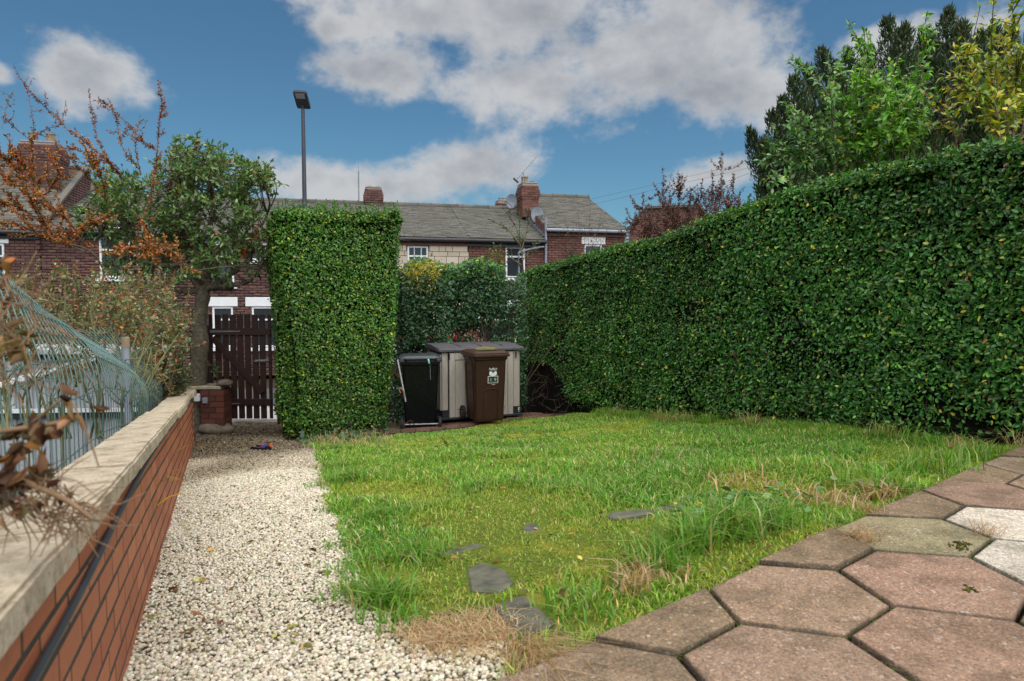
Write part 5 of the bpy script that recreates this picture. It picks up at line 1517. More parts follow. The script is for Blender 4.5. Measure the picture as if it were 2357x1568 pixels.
# downpipes, dishes, alarm
x_, z_ = set_on(hR, sR, 1253, 500, -.16)
dp = rod('downpipe', (.0, -.12, 0), (.0, -.12, z_), .035, M['pipe'], hR)
V, F = tubes_np([(spline([(-.06, -.14, hzB-.25), (-.3, -.13, hzB-.28), (-.82, -.12, hzB-.42), (-.86, -.12, hzB-.6), (-.86, -.12, hzB-1.3)], 16), .03)], 8); mesh_np('downpipe', V, F, M['pipe'], hR, smooth=True)
def dish(name, x, y, t, rr, label, face):
    s, z = hp(x, y, t); q = hw(s, t, z); d = empty(name, tuple(q), face, label, 'satellite dish')
    bm = bmesh.new(); n = 20; prev = [bm.verts.new((0, .06, 0))]
    for k in range(1, 5):
        r_ = rr*k/4; cur = [bm.verts.new((math.cos(2*math.pi*i/n)*r_, .06-.06*(k/4)**2, math.sin(2*math.pi*i/n)*r_*1.1)) for i in range(n)]
        for i in range(n):
            if k == 1: bm.faces.new((prev[0], cur[i], cur[(i+1) % n]))
            else: bm.faces.new((prev[i], cur[i], cur[(i+1) % n], prev[(i+1) % n]))
        prev = cur
    bm_obj('reflector', bm, M['pipe'], d, smooth=True); rod('arm', (0, .05, -rr*.8), (0, -.35, -.05), .012, M['metal'], d, n=6); rod('receiver', (0, -.36, -.05), (0, -.28, -.04), .03, M['metal'], d, n=8); rod('bracket', (0, .05, 0), (0, .3, -.1), .015, M['metal'], d, n=6); return d
dish('satellite_dish', 1237, 495, 1.0, .24, 'grey satellite dish below the big chimney', .5)
dish('satellite_dish', 1177, 463, 2.3, .22, 'grey satellite dish on the left side of the big chimney', -.6)
s, z = hp(1316, 583); box('vent_cowl', (s-sR, -.06, z-HB), (.14, .12, .12), M['gutter_dark'], hR, bevel=.02); s, z = hp(1336, 594); box('house_plaque', (s-sR, -.012, z-HB), (.2, .02, .09), simple('pink_plaque', (.4, .22, .18), .6, .1, 9, bs=0), hR)
s, z = hp(1206, 432, 2.0); aerial('tv_aerial', hw(s-.02, 2.0, z-.1), 'yagi television aerial on the big chimney', .62, 1.05, .1, .85)
s, z = hp(826, 462, TD); ma = empty('radio_mast', tuple(hw(s, TD, z)), 0, 'thin radio whip mast above the stone clad house', 'aerial'); zt = hp(826, 378, TD)[1]-z
rod('pole', (0, 0, -.2), (0, 0, zt*.8), .018, M['metal'], ma, n=6); rod('whip', (0, 0, zt*.8), (0, 0, zt), .008, M['metal'], ma, n=5)
for k in range(8): rod('stub', (-.03, 0, zt*(.35+.06*k)), (.03, 0, zt*(.35+.06*k)+.02), .006, M['metal'], ma, n=5)

# farther gable house on the right
q = at(1560, 560, 27.)
fh = empty('gabled_house', (q[0], 27, HB), -.25, 'dark brick gabled house far right behind the bare shrub', 'house')
zr_, ze_ = at(1500, 478, 27)[2]-HB, at(1452, 530, 27)[2]-HB
bm = bmesh.new()
W2 = 1.9
pr = [(-W2, 0), (-W2, ze_), (-1.15, zr_), (.8, zr_-.05), (W2, ze_), (W2, 0)]
extrude = [bm.verts.new((x, 0, z)) for x, z in pr]; ex2 = [bm.verts.new((x, 7, z)) for x, z in pr]
bm.faces.new(extrude); bm.faces.new(ex2[::-1])
for i in range(6): bm.faces.new((extrude[i], ex2[i], ex2[(i+1) % 6], extrude[(i+1) % 6]))
bm_obj('wall', bm, M['mortar_house'], fh)
Ms = []
z = ze_-2.5; r = 0
while z < zr_-.04:
    x = -W2+max(0, (z-ze_)/(zr_-ze_))*(W2-1.15) - (.11 if r % 2 else 0)
    while x < W2-.15-max(0, (z-ze_)/(zr_-ze_))*(W2-.7): Ms.append(mtx((x+.112, -.03, z), (.213, .08, .064))); x += .225
    z += .075; r += 1
pieces(fh, 'brick', Ms, 300, M['house_brick_red'], key=lambda m: -m.translation.z, rest_name='brickwork')
L_ = math.hypot(W2-1.15, zr_-ze_); box('verge', (-(W2+1.15)/2-.06, -.05, (zr_+ze_)/2+.05), (L_+.3, .16, .09), M['slate'], fh, rot=Matrix.Rotation(-math.atan2(zr_-ze_, W2-1.15), 3, 'Y')); box('ridge_capping', (-.17, -.02, zr_+.03), (2.1, .3, .09), M['slate'], fh)
window(fh, .2, .9, ze_-2.2, ze_-1.2, lintel=M['white'])
s_ = at(1700, 430, 26); aerial('tv_aerial', (s_[0], 26.6, s_[2]-.6), 'yagi television aerial above the hedge at the right', 1.0, 1.2, .1, .35)

# ------------------------------------------------------------------ street lamp
YL = 16.6
tp = at(698, 252, YL)
lamp = empty('street_lamp', (float(at(701, 460, YL)[0]), YL, ROADZ+.0), 0, 'slim dark street lamp column with a flat lantern', 'street lamp')
hl = tp[2]-ROADZ
rod('column', (0, 0, 0), (0, 0, hl), .075, M['lamp'], lamp, r1=.042, n=14); rod('base_sleeve', (0, 0, 0), (0, 0, 1.2), .10, M['lamp'], lamp, n=14); rod('spigot', (0, 0, hl), (0, -.02, hl+.10), .028, M['lamp'], lamp, n=10)
hd = extrude_x('lantern', [(-.42, .20), (-.40, .24), (.0, .16), (.09, .10), (.06, .05), (-.06, .06), (-.40, .155)], -.16, .16, M['lamp'], lamp, bevel=.02, seg=2)
hd.location = (0, 0, hl); hd.rotation_euler = (-.38, .06, .0)
ln_ = extrude_x('lens', [(-.37, .152), (-.13, .092), (-.13, .084), (-.37, .142)], -.11, .11, M['lens'], hd)

# ------------------------------------------------------------------ parked red car glimpsed through the hedge
car = empty('parked_car', (at(1065, 800, 14.7)[0], 14.7, ROADZ+.006), 0, 'red parked car glimpsed through the hedge behind the bins', 'car')
M['car'] = plastic('red_paint', (.42, .02, .03), .2)
def car_loft(name, sections, mat):
    """sections: (x, list of (y, z))"""
    bm = bmesh.new(); prev = None
    for x, yz in sections:
        cur = [bm.verts.new((x, y, z)) for y, z in yz]
        if prev:
            for i in range(len(cur)-1): bm.faces.new((prev[i], prev[i+1], cur[i+1], cur[i]))
        else: bm.faces.new(cur)
        prev = cur
    bm.faces.new(prev[::-1]); return bm_obj(name, bm, mat, car, bevel=0, smooth=False)
def sec(hw_, z0, z1): return [(-hw_*.92, z0), (-hw_, z0+.2), (-hw_, z0+(z1-z0)*.6), (-hw_*.93, z1), (hw_*.93, z1), (hw_, z0+(z1-z0)*.6), (hw_, z0+.2), (hw_*.92, z0)]
car_loft('body', [(-2.0, sec(.72, .35, .75)), (-1.9, sec(.8, .25, .95)), (-1.2, sec(.84, .22, .98)), (0, sec(.85, .2, .96)), (1.0, sec(.85, .22, .93)), (1.7, sec(.8, .24, .80)), (1.98, sec(.7, .3, .62))], M['car'])
def gh(hw_, z0, z1): return [(-hw_, z0), (-hw_*.82, z1), (hw_*.82, z1), (hw_, z0)]
car_loft('cabin', [(-1.86, gh(.74, .93, 1.02)), (-1.55, gh(.78, .93, 1.45)), (-.6, gh(.8, .93, 1.52)), (.25, gh(.8, .93, 1.48)), (1.02, gh(.78, .92, .98))], M['car'])
for x0_, x1_, x2_, x3_ in ((-1.45, -.72, -.72, -1.3), (-.62, .12, .0, -.62), (.2, .8, .25, .1)):
    for sgn in (-1, 1):
        bm = bmesh.new(); vs = [bm.verts.new(p) for p in ((x0_, sgn*.80, .97), (x1_, sgn*.80, .97), (x2_, sgn*.685, 1.40), (x3_, sgn*.685, 1.40))]; bm.faces.new(vs); r_ = bmesh.ops.extrude_face_region(bm, geom=bm.faces[:]); bmesh.ops.translate(bm, verts=[v for v in r_['geom'] if isinstance(v, bmesh.types.BMVert)], vec=(0, sgn*.02, 0)); bm_obj('side_window', bm, M['lens'], car)
for x in (-1.25, 1.25):
    for sgn in (-1, 1):
        bm = bmesh.new(); cyl(bm, (x, sgn*.70, .3), (x, sgn*.87, .3), .3, n=20); wl_ = bm_obj('wheel', bm, M['rubber'], car); bm = bmesh.new(); cyl(bm, (x, sgn*.868, .3), (x, sgn*.885, .3), .19, n=16); bm_obj('hub_cap', bm, M['metal'], wl_)
for y in (-.5, .5): box('headlight', (1.93, y, .62), (.1, .25, .12), M['lens'], car, bevel=.02); box('tail_light', (-1.95, y, .8), (.08, .2, .2), M['orange'], car, bevel=.02)

# overhead wires
for i, (a, b, c) in enumerate([((1240, 500, 20.5), (1800, 370, 19), (2400, 250, 17)), ((1270, 480, 20.5), (1900, 330, 19), (2500, 160, 17)), ((1700, 480, 24), (2050, 375, 20), (2500, 270, 17))]):
    V, F = tubes_np([(spline([at(*a), at(*b), at(*c)], 30), .0035)], 5)
    tag(mesh_np('overhead_wire', V, F, M['cable']), ['thin overhead wire from the big chimney, lower one', 'thin overhead wire from the big chimney, upper one', 'thin overhead wire low over the bare shrub'][i], 'wire', 'wires over the street')

# ------------------------------------------------------------------ trees and shrubs
def finish_plant(th, leaf_parts, lines, leafm, barkm, sides=5, leafname='foliage', branchname='branches'):
    if leaf_parts:
        V, F, C = merge(leaf_parts); o = child(mesh_np(leafname, V, F, leafm, col=C), th); o['kind'] = 'stuff'
    if lines:
        V, F = tubes_np(lines, sides); o = child(mesh_np(branchname, V, F, barkm, smooth=True), th); o['kind'] = 'stuff'

# evergreen tree by the gate
YE = 9.05
tb = at(455, 878, YE); tb[2] = gz(tb[0], YE)-.05
tree = empty('evergreen_tree', tuple(tb), 0, 'small evergreen tree with a leafy spreading crown beside the gate', 'tree')
tpx = [(455, 878), (462, 800), (459, 735), (466, 690), (468, 664)]
trunk = [tb] + [at(x, y, YE) for x, y in tpx]
tl = spline(trunk, 26); rad = np.interp(np.linspace(0, 1, 26), [0, .35, .62, .8, 1], [.13, .105, .095, .088, .09])*(1+.08*np.sin(np.arange(26)*1.3))
V, F = tubes_np([(tl, rad)], 14); V = V + (vnoise(V, 9, 3)-.5)[:, None]*.025*unit(V-V.mean(0)); child(mesh_np('trunk', V, F, M['bark'], smooth=True), tree)
limb_px = [[(468, 668), (420, 668), (360, 655), (300, 640), (250, 600)], [(468, 668), (520, 640), (570, 600), (600, 540), (615, 480)], [(468, 668), (455, 590), (420, 520), (400, 430), (405, 370)], [(468, 668), (500, 590), (540, 520), (560, 440), (570, 390)],
           [(468, 668), (480, 580), (490, 480), (480, 390), (450, 335)], [(468, 668), (400, 610), (330, 560), (270, 500), (230, 440)], [(468, 668), (440, 620), (350, 600), (260, 560), (200, 480)], [(468, 668), (530, 660), (580, 640), (610, 600)]]
limbs, lines = [], []
for k, lp in enumerate(limb_px):
    dy = [0, .25, -.35, .3, -.15, .4, -.5, -.3][k]
    L = spline([at(x, y, YE+dy*i/len(lp)) for i, (x, y) in enumerate(lp)], 22)+np.r_[np.zeros((1, 3)), rng.normal(0, .02, (21, 3))]
    limbs.append(L); lines.append((L, np.linspace(.05, .012, 22)))
allp = np.concatenate(limbs)
blobs_t = [(455, 380, 62, 50, 70), (410, 410, 45, 50, 40), (520, 420, 70, 60, 60), (575, 445, 50, 50, 40), (420, 480, 80, 60, 60), (310, 475, 85, 55, 60), (235, 495, 55, 45, 40), (270, 440, 50, 40, 24), (340, 550, 110, 50, 70), (480, 530, 110, 60, 85), (580, 540, 50, 55, 34), (520, 610, 90, 45, 50), (410, 610, 90, 45, 50), (612, 420, 24, 26, 14), (300, 610, 60, 30, 22)]
parts = []
for cx_, cy_, rx, ry, nc_ in blobs_t:
    for k in range(int(nc_*.78)):
        a = rng.random()*2*math.pi; r_ = math.sqrt(rng.random())
        c = at(cx_+rx*r_*math.cos(a), cy_+ry*r_*math.sin(a), YE+rng.normal(0, .36))
        j = np.argmin(np.linalg.norm(allp-c, axis=1)); s = allp[j]
        m = (s+c)/2+rng.normal(0, .05, 3)-np.array([0, 0, .04]); ln = spline([s, m, c], 7); lines.append((ln, np.linspace(.010, .004, 7)))
        out = unit(c-s+np.array([0, 0, .15])+rng.normal(0, .08, 3))
        for q in range(3):
            d = unit(out+rng.normal(0, .55, 3)+np.array([0, 0, .25])); Lg = rng.uniform(.12, .24); lines.append((np.array([c, c+d*Lg*.5, c+d*Lg]), np.array([.004, .003, .002])))
            n = 8; t = rng.uniform(.15, 1.05, n)[:, None]; pos = c+d*Lg*t
            parts.append(leaves_np(pos, unit(d*.55+rng.normal(0, .7, (n, 3))), unit(rng.normal(0, .55, (n, 3))+np.array([0, -.15, .8])), rng.uniform(.05, .08, n), rng.uniform(.025, .036, n), pick_cols(n, [(4, (.065, .135, .03)), (4, (.105, .20, .05)), (2.5, (.17, .27, .09)), (1.2, (.27, .34, .16)), (.25, (.3, .12, .03))], .22), 'round'))
finish_plant(tree, parts, lines, M['leaf'], M['bark'], 5)

def shoot_plant(th, shoots, L, W, tbl, step=.02, per=2, kind='pointed', leafm='leaf', barkm='twig', r=.008, spread=.9, droop=0., side=0, sl=.25, Yj=.15, up=.35):
    """shoots: list of (pixel points, depth, leafiness from, leaf scale)"""
    parts, lines = [], []
    for pts, Y, t0, dens in shoots:
        P = spline([at(x, y, Y + Yj*math.sin(i*1.7+x*.01)) for i, (x, y) in enumerate(pts)], 34)
        lines.append((P, np.linspace(r, r*.25, 34)))
        segs = [(P, t0)]
        for k in range(side):
            i = rng.integers(int(34*max(t0, .1)), 30); d = unit(P[min(i+2, 33)]-P[i-1]+rng.normal(0, .6, 3)*np.linalg.norm(P[i]-P[i-1])*3.2)
            ll = sl*rng.uniform(.5, 1.2); S = spline([P[i], P[i]+d*ll*.5+rng.normal(0, .015, 3), P[i]+d*ll+np.array([0, 0, .1*ll])], 10); lines.append((S, np.linspace(r*.5, r*.2, 10))); segs.append((S, .1))
        for S, ts in segs:
            ln = np.linalg.norm(np.diff(S, axis=0), axis=1).sum(); n = max(2, int(ln*(1-ts)/step*per*dens))
            t = np.sort(rng.uniform(ts, 1, n))*(len(S)-1); i = np.clip(t.astype(int), 0, len(S)-2); f = (t-i)[:, None]
            pos = S[i]*(1-f)+S[i+1]*f; tan = unit(S[i+1]-S[i])
            d = unit(tan*.55+rng.normal(0, spread, (n, 3))+np.array([0, 0, up-.35-droop]))
            taper = 1-.35*(t/(len(S)-1))
            parts.append(leaves_np(pos+d*.004, d, unit(rng.normal(0, .45, (n, 3))+np.array([0, -.35, .8])), L*rng.uniform(.65, 1.2, n)*taper, W*rng.uniform(.75, 1.2, n)*taper, pick_cols(n, tbl, .2), kind, .16))
    finish_plant(th, parts, lines, M[leafm], M[barkm], 5)
def q1(*p): return [((x/2.24)*.72523, (200+y/2.24)*.72523) for x, y in p]
AUT = [(4, (0.408, 0.138, 0.0216)), (3, (0.288, 0.078, 0.024)), (2, (0.504, 0.228, 0.036)), (1.6, (0.12, 0.06, 0.0264)), (1.6, (0.084, 0.096, 0.024)), (.7, (0.36, 0.036, 0.024))]
AUT_D = [(3, (.24, .075, .03)), (3, (.12, .07, .035)), (3, (.36, .12, .03)), (1.6, (.08, .09, .035)), (1.2, (.32, .045, .035))]
b7 = at(250, 900, 7.3); b7[2] = gz(b7[0], b7[1])
orange = empty('autumn_shrub', tuple(b7), 0, 'tall arching shrub with orange and red autumn leaves at the left', 'shrub')
Y7 = 7.3
sh = [(q1((230, 680), (225, 560), (240, 480), (215, 300), (180, 170), (100, 30)), Y7, .0, .35), (q1((230, 560), (130, 480), (60, 420), (35, 370), (60, 260), (95, 200)), Y7, .0, .3),
      (q1((240, 530), (330, 470), (430, 430), (470, 270)), Y7, 0, .25), (q1((880, 830), (750, 680), (600, 560), (470, 460), (380, 370), (280, 270), (170, 165)), Y7+.5, 0, .9), (q1((870, 820), (790, 720), (700, 560), (660, 400), (630, 180)), Y7+.5, 0, .95),
      (q1((1000, 770), (900, 650), (850, 540), (835, 430), (800, 330), (700, 250)), Y7+.6, 0, .85), (q1((1080, 1120), (1080, 880), (1110, 700), (1130, 450), (1150, 300), (1130, 130)), Y7+.6, .1, 1.4), (q1((1110, 620), (1000, 540), (900, 430), (720, 260)), Y7+.6, 0, .8),
      (q1((850, 750), (700, 680), (560, 620), (480, 600)), Y7+.4, 0, .8), (q1((700, 900), (600, 780), (520, 700), (470, 560)), Y7+.4, 0, .9), (q1((1000, 800), (960, 560), (1000, 380)), Y7+.5, .1, .5),
      (q1((750, 1500), (650, 1340), (430, 1260), (340, 1150), (270, 1030), (240, 850), (230, 650)), Y7, .25, 1.1), (q1((430, 1260), (300, 1130), (200, 950), (100, 850), (0, 770)), Y7, .1, 1.5), (q1((560, 1260), (500, 1140), (350, 1000), (250, 850), (200, 700)), Y7, .1, 1.3),
      (q1((300, 1130), (150, 1040), (50, 1000), (-60, 980)), Y7, 0, 1.3), (q1((240, 900), (120, 760), (40, 680), (-40, 600)), Y7, 0, 1.4), (q1((270, 1000), (380, 860), (420, 760), (330, 600)), Y7, 0, 1.0), (q1((240, 800), (140, 700), (100, 600)), Y7, 0, 1.3),
      (q1((430, 1260), (600, 1180), (680, 1130)), Y7-.1, 0, 1.4), (q1((600, 1340), (300, 1220), (120, 1150), (-20, 1140)), Y7-.1, .1, 1.0), (q1((900, 1400), (1000, 1150), (1090, 880)), Y7+.6, .2, .8), (q1((1700, 1330), (1780, 1250), (1900, 1240)), 9.9, 0, 2.2), (q1((1650, 1380), (1760, 1340), (1880, 1360)), 9.9, 0, 2.2),
      (q1((760, 1000), (720, 820), (640, 700)), Y7+.3, 0, 1.1), (q1((1160, 1500), (1060, 1330), (800, 1310)), Y7-.2, .2, 1.6), (q1((1300, 1500), (1240, 1350), (1000, 1290)), Y7-.2, .2, 1.4)]
up_, lo_ = sh[:11]+[sh[20]], sh[11:20]+sh[21:]
shoot_plant(orange, up_, .034, .019, AUT_D, .016, 2.5, 'round', 'leaf', 'twig', .0055, .9, side=9, sl=.15)
shoot_plant(orange, lo_, .046, .026, AUT, .016, 1.7, 'round', 'leaf', 'twig', .010, .9, side=13, sl=.26)

# tangle of low shrubs behind the wall
tan_ = empty('cotoneaster_thicket', (float(at(250, 900, 6.6)[0]), 6.6, float(gz(at(250, 900, 6.6)[0], 6.6))), 0, 'tangled low thicket with small green and orange leaves behind the mesh fence', 'shrub')
sh = []
for k in range(125):
    x = rng.uniform(20, 395); Y = rng.uniform(5.6, 8.3)
    ytop = 600+110*rng.random()+(60 if x > 330 else 0)*rng.random(); yb = rng.uniform(820, 960)
    lean = rng.normal(0, 45)
    sh.append(([(x, yb), (x+lean*.5, (yb+ytop)/2), (x+lean, ytop)], Y, .12, rng.uniform(.5, 1.1)))
shoot_plant(tan_, sh, .046, .027, [(3, (.09, .14, .04)), (3, (.15, .20, .07)), (2, (.27, .28, .15)), (1.7, (.40, .17, .03)), (1.5, (.22, .13, .06)), (.7, (.40, .07, .03))], .03, 2.0, 'round', 'leaf', 'twig', .006, 1.0, side=6, sl=.22)
tan2 = empty('bramble_bank', (float(at(385, 900, 7.2)[0]), 7.2, float(gz(at(385, 900, 7.2)[0], 7.2))), 0, 'dense dark bramble and cotoneaster bank by the far end of the wall', 'shrub')
sh = []
for k in range(120):
    x = rng.uniform(315, 400); Y = rng.uniform(6.2, 8.5); ytop = rng.uniform(650, 800); yb = rng.uniform(860, 940)
    sh.append(([(x, yb), (x+rng.normal(0, 20), (yb+ytop)/2), (x+rng.normal(0, 40), ytop)], Y, .1, 1.0))
for k in range(40):
    x = rng.uniform(365, 420); sh.append(([(x-30, 930), (x, 890), (x+rng.uniform(-10, 20), 860+rng.uniform(-20, 25))], rng.uniform(6.2, 7.8), 0, 1.1))
shoot_plant(tan2, sh, .04, .022, [(5, (.022, .052, .016)), (4, (.045, .085, .03)), (2, (.10, .14, .06)), (1.3, (.30, .13, .025)), (.8, (.12, .05, .02))], .03, 2.4, 'round', 'leaf', 'twig', .006, 1.0, side=6, sl=.2)
# tall bare rose stems with hips near the fence
for i, (st_, label) in enumerate([([(330, 860), (348, 770), (352, 735)], 'green rose stem with a round hip beside the mesh fence'), ([(140, 800), (150, 700), (148, 640)], 'rose stem with a hip, left of centre in the thicket'), ([(225, 820), (210, 730), (222, 660)], 'rose stem with a hip in the middle of the thicket'), ([(58, 760), (62, 690), (55, 640)], 'rose stem with a green hip above the mesh at the left')]):
    Y = 5.3; b = at(*st_[0], Y); rs = empty('rose_stem', tuple(b), 0, label, 'plant', 'rose stems behind the fence')
    g_ = np.array([b[0]-.05, b[1]+.05, gz(b[0], b[1])]); L = spline([g_]+[at(x, y, Y) for x, y in st_], 20); lines = [(L, np.linspace(.008, .004, 20))]
    for k in range(5):
        j = rng.integers(8, 18); d = unit(rng.normal(0, 1, 3)+np.array([0, 0, 1])); lines.append((spline([L[j], L[j]+d*.1+rng.normal(0, .02, 3), L[j]+d*.24], 7), np.linspace(.004, .002, 7)))
    V, F = tubes_np(lines, 5); child(mesh_np('stem', V, F, M['twig_green'], smooth=True), rs)
    V0, F0 = ico(2); child(mesh_np('hip', V0*np.array([.05, .05, .045])+L[-1], F0, M['twig_green'], smooth=True), rs)

# yellowing strap leaves behind the wall
def straps(px, Y, n, label):
    c = at(*px, Y); c[2] = gz(c[0], Y); th = empty('strap_leaf_plant', tuple(c), 0, label, 'plant', 'yellowing plants behind the fence')
    Vs, Fs, Cs, off = [], [], [], 0
    for k in range(n):
        a = rng.random()*2*math.pi; d = np.array([math.cos(a), math.sin(a), 0]); h = rng.uniform(.4, .75); out = rng.uniform(.1, .4); w_ = rng.uniform(.012, .022)
        s = np.array([-d[1], d[0], 0]); m = 8; t = np.linspace(0, 1, m)[:, None]
        cen_ = c + rng.normal(0, .04, 3)*np.array([1, 1, 0]) + np.array([0, 0, 1])*h*(t-.45*t**3*rng.uniform(.6, 1.5)) + d*out*t**1.6
        ww = w_*(1-t**3)+.001; V = np.concatenate([cen_-s*ww, cen_+s*ww]); F = [(i, i+1, m+i+1, m+i) for i in range(m-1)]
        Vs.append(V); Fs.append(np.array(F)+off); off += 2*m; Cs.append(np.repeat(pick_cols(1, [(3, (.48, .34, .05)), (2, (.38, .24, .05)), (1, (.22, .24, .05)), (1, (.28, .13, .05))]), 2*m, 0))
    o = child(mesh_np('leaves', np.concatenate(Vs), np.concatenate(Fs), M['leaf'], col=np.concatenate(Cs)), th); o['kind'] = 'stuff'
straps((215, 1100), 3.0, 34, 'clump of yellow strap leaves behind the mesh, nearer the camera'); straps((262, 1040), 3.7, 36, 'clump of yellow strap leaves behind the mesh, in the middle'); straps((318, 985), 4.5, 26, 'clump of yellow strap leaves behind the mesh, farthest')

# ------------------------------------------------------------------ green wire mesh fence
def mesh_fence(label, Y0, Y1, off, M_px, T_px, n, hz_n, ycol):
    f = empty('mesh_fence', (wx((Y0+Y1)/2)-off, (Y0+Y1)/2, float(gz(wx((Y0+Y1)/2)-off, (Y0+Y1)/2))), 0, label, 'fence')
    grid = []
    for i in range(n):
        u = i/(n-1); Y = Y0+(Y1-Y0)*u; X = wx(Y)-off
        B = np.array([X, Y, gz(X, Y)-.02])
        mx = np.interp(Y, ycol, [p[0] for p in M_px]); my = np.interp(Y, ycol, [p[1] for p in M_px]); tx_ = np.interp(Y, ycol, [p[0] for p in T_px]); ty_ = np.interp(Y, ycol, [p[1] for p in T_px])
        Mi = at(mx, my, Y*1.0+.02); T = at(tx_, ty_, Y*1.06+.12)
        j = .012*(vnoise(np.array([[u*9., 1.]]), 1, 7)[0]-.5)
        c = spline([B, B*.45+Mi*.55+np.array([.02, 0, .03]), Mi, Mi*.5+T*.5+np.array([.03+j, -.04, .03]), T], 26); grid.append(c)
        V, F = tubes_np([(c, .0023)], 5); child(mesh_np('wire', V, F, M['wire'], smooth=True), f)
    G = np.array(grid)
    for k in range(hz_n):
        t = (k+.6)/hz_n*25*.97; i0 = int(t); fr = t-i0; L = G[:, i0]*(1-fr)+G[:, min(i0+1, 25)]*fr
        L = spline(L, n*2); ph = np.arange(len(L))*math.pi
        for s_ in (0, 1):
            LL = L.copy(); LL[:, 2] += .0035*np.cos(ph/2*1+s_*math.pi); V, F = tubes_np([(LL, .0017)], 4); child(mesh_np('line_wire', V, F, M['wire'], smooth=True), f)
    return f
mesh_fence('sagging green wire mesh fence leaning over behind the garden wall', .95, 4.5, .24, [(-160, 1000), (-20, 930), (110, 880), (235, 850), (318, 880), (335, 895)], [(-300, 420), (-90, 555), (10, 630), (100, 712), (192, 772), (215, 790)], 46, 8, [1.0, 1.5, 2.0, 3.0, 4.2, 4.5])
mesh_fence('second green wire mesh panel, farther back and bent to the right', 4.5, 5.7, .34, [(300, 870), (345, 900), (372, 890)], [(190, 762), (250, 752), (290, 768)], 17, 7, [4.5, 5.1, 5.7])
Yp = 4.9; pp = at(293, 900, Yp); rp = empty('fence_post', (pp[0], Yp, float(gz(pp[0], Yp))), 0, 'grey metal post standing in the mesh fence', 'post')
ph = at(293, 778, Yp)[2]-rp.location.z; rod('tube', (0, 0, 0), (0, 0, ph), .024, M['pipe'], rp, n=10); rod('rusty_cap', (0, 0, ph-.07), (0, 0, ph+.004), .026, M['terracotta'], rp, n=10)

# pale shed behind the mesh
YS = 6.0
sc = at(140, 900, YS); shed = empty('shed', (float(sc[0]), YS, float(gz(sc[0], YS))), .08, 'pale grey metal clad shed behind the mesh fence', 'shed')
zt = at(140, 805, YS)[2]-shed.location.z; W3 = 2.3
box('wall', (-.5, .3, zt/2-.05), (W3, .5, zt), M['shed'], shed)
for k in range(16): box('cladding_rib', (-.5-W3/2+.07+k*W3/16, .04, zt/2-.06), (.05, .03, zt-.03), M['shed'], shed, bevel=.008)
box('roof_edge', (-.45, .28, zt-.015), (W3+.14, .66, .05), M['frame'], shed, bevel=.008); box('painted_roof_shadow', (-.45, .03, zt-.07), (W3, .03, .04), M['gutter_dark'], shed)  # the dark strip is painted in as the shadow under the roof edge
zb = at(100, 955, YS)[2]-shed.location.z; box('dark_gap_strip', (-.5, .0, zb), (W3, .05, .045), M['gutter_dark'], shed); box('sill_strip', (-.5, -.01, zb+.04), (W3, .06, .03), M['frame'], shed)  # solid dark strip stands in for a gap, its darkness put into the colour
a = at(-40, 900, YS); b = at(250, 815, YS); L = math.hypot(b[0]-a[0], b[2]-a[2]); c = (a+b)/2
box('sloping_rail', (c[0]-sc[0], -.03, c[2]-shed.location.z), (L, .04, .05), M['frame'], shed, rot=Matrix.Rotation(-math.atan2(b[2]-a[2], b[0]-a[0]), 3, 'Y'), bevel=.005)
# bare stems in front of the shed
sh = []
for k in range(26):
    x = rng.uniform(0, 330); sh.append(([(x, 1010), (x+rng.normal(0, 25), 900), (x+rng.normal(0, 60), 760+rng.uniform(0, 70))], rng.uniform(4.6, 5.6), .3, .25))
bs = empty('bare_rose_bush', (float(at(150, 950, 5.1)[0]), 5.1, float(gz(at(150, 950, 5.1)[0], 5.1))), 0, 'nearly leafless rose bush in front of the pale shed', 'shrub')
shoot_plant(bs, sh, .03, .016, [(1, (.1, .12, .04)), (1, (.2, .1, .04))], .05, .6, 'round', 'leaf', 'twig_green', .011, 1, side=5, sl=.25)

# ------------------------------------------------------------------ dead stems hanging over the wall beside the camera
dp = empty('dried_plant', (-1.35, 1.05, float(gz(-1.35, 1.05))), 0, 'withered brown plant hanging over the wall at the left edge', 'plant')
lines, parts = [], []
def dstem(px, Y, r): 
    P = spline([at(x, y, Y+.02*i) for i, (x, y) in enumerate(px)], 24); lines.append((P, np.linspace(r, r*.4, 24))); return P
base0 = np.array([-1.35, 1.05, gz(-1.35, 1.05)])
root = [base0, base0+np.array([.1, 0, .5]), at(-120, 900, 1.05)]
lines.append((spline(root+[at(-60, 760, 1.05), at(10, 640, 1.05)], 30), np.linspace(.008, .003, 30)))
lines.append((spline(root+[at(-60, 990, 1.03), at(60, 985, 1.02), at(150, 970, 1.02)], 30), np.linspace(.008, .003, 30)))
lines.append((spline(root+[at(-60, 1060, 1.0), at(60, 1110, .98), at(150, 1150, .97), at(215, 1195, .97)], 30), np.linspace(.009, .003, 30)))
lines.append((spline([at(60, 985, 1.02), at(130, 930, 1.0), at(160, 920, 1.0), at(205, 1010, .98), at(228, 1075, .98)], 24), np.linspace(.0024, .0012, 24)))
DRY = [(3, (.14, .07, .035)), (2, (.07, .032, .02)), (2, (.26, .16, .09)), (1, (.20, .10, .03))]
def crumple(px, Y, n, L, jx, jy, tbl=DRY):
    P = np.array([at(px[0]+rng.normal(0, jx), px[1]+rng.normal(0, jy), Y+rng.normal(0, .02)) for _ in range(n)])
    parts.append(leaves_np(P, unit(rng.normal(0, .7, (n, 3))+np.array([.2, 0, -.5])), rand_dirs(n), L*rng.uniform(.6, 1.2, n), L*.32*rng.uniform(.6, 1.2, n), pick_cols(n, tbl, .3), 'round', .55))
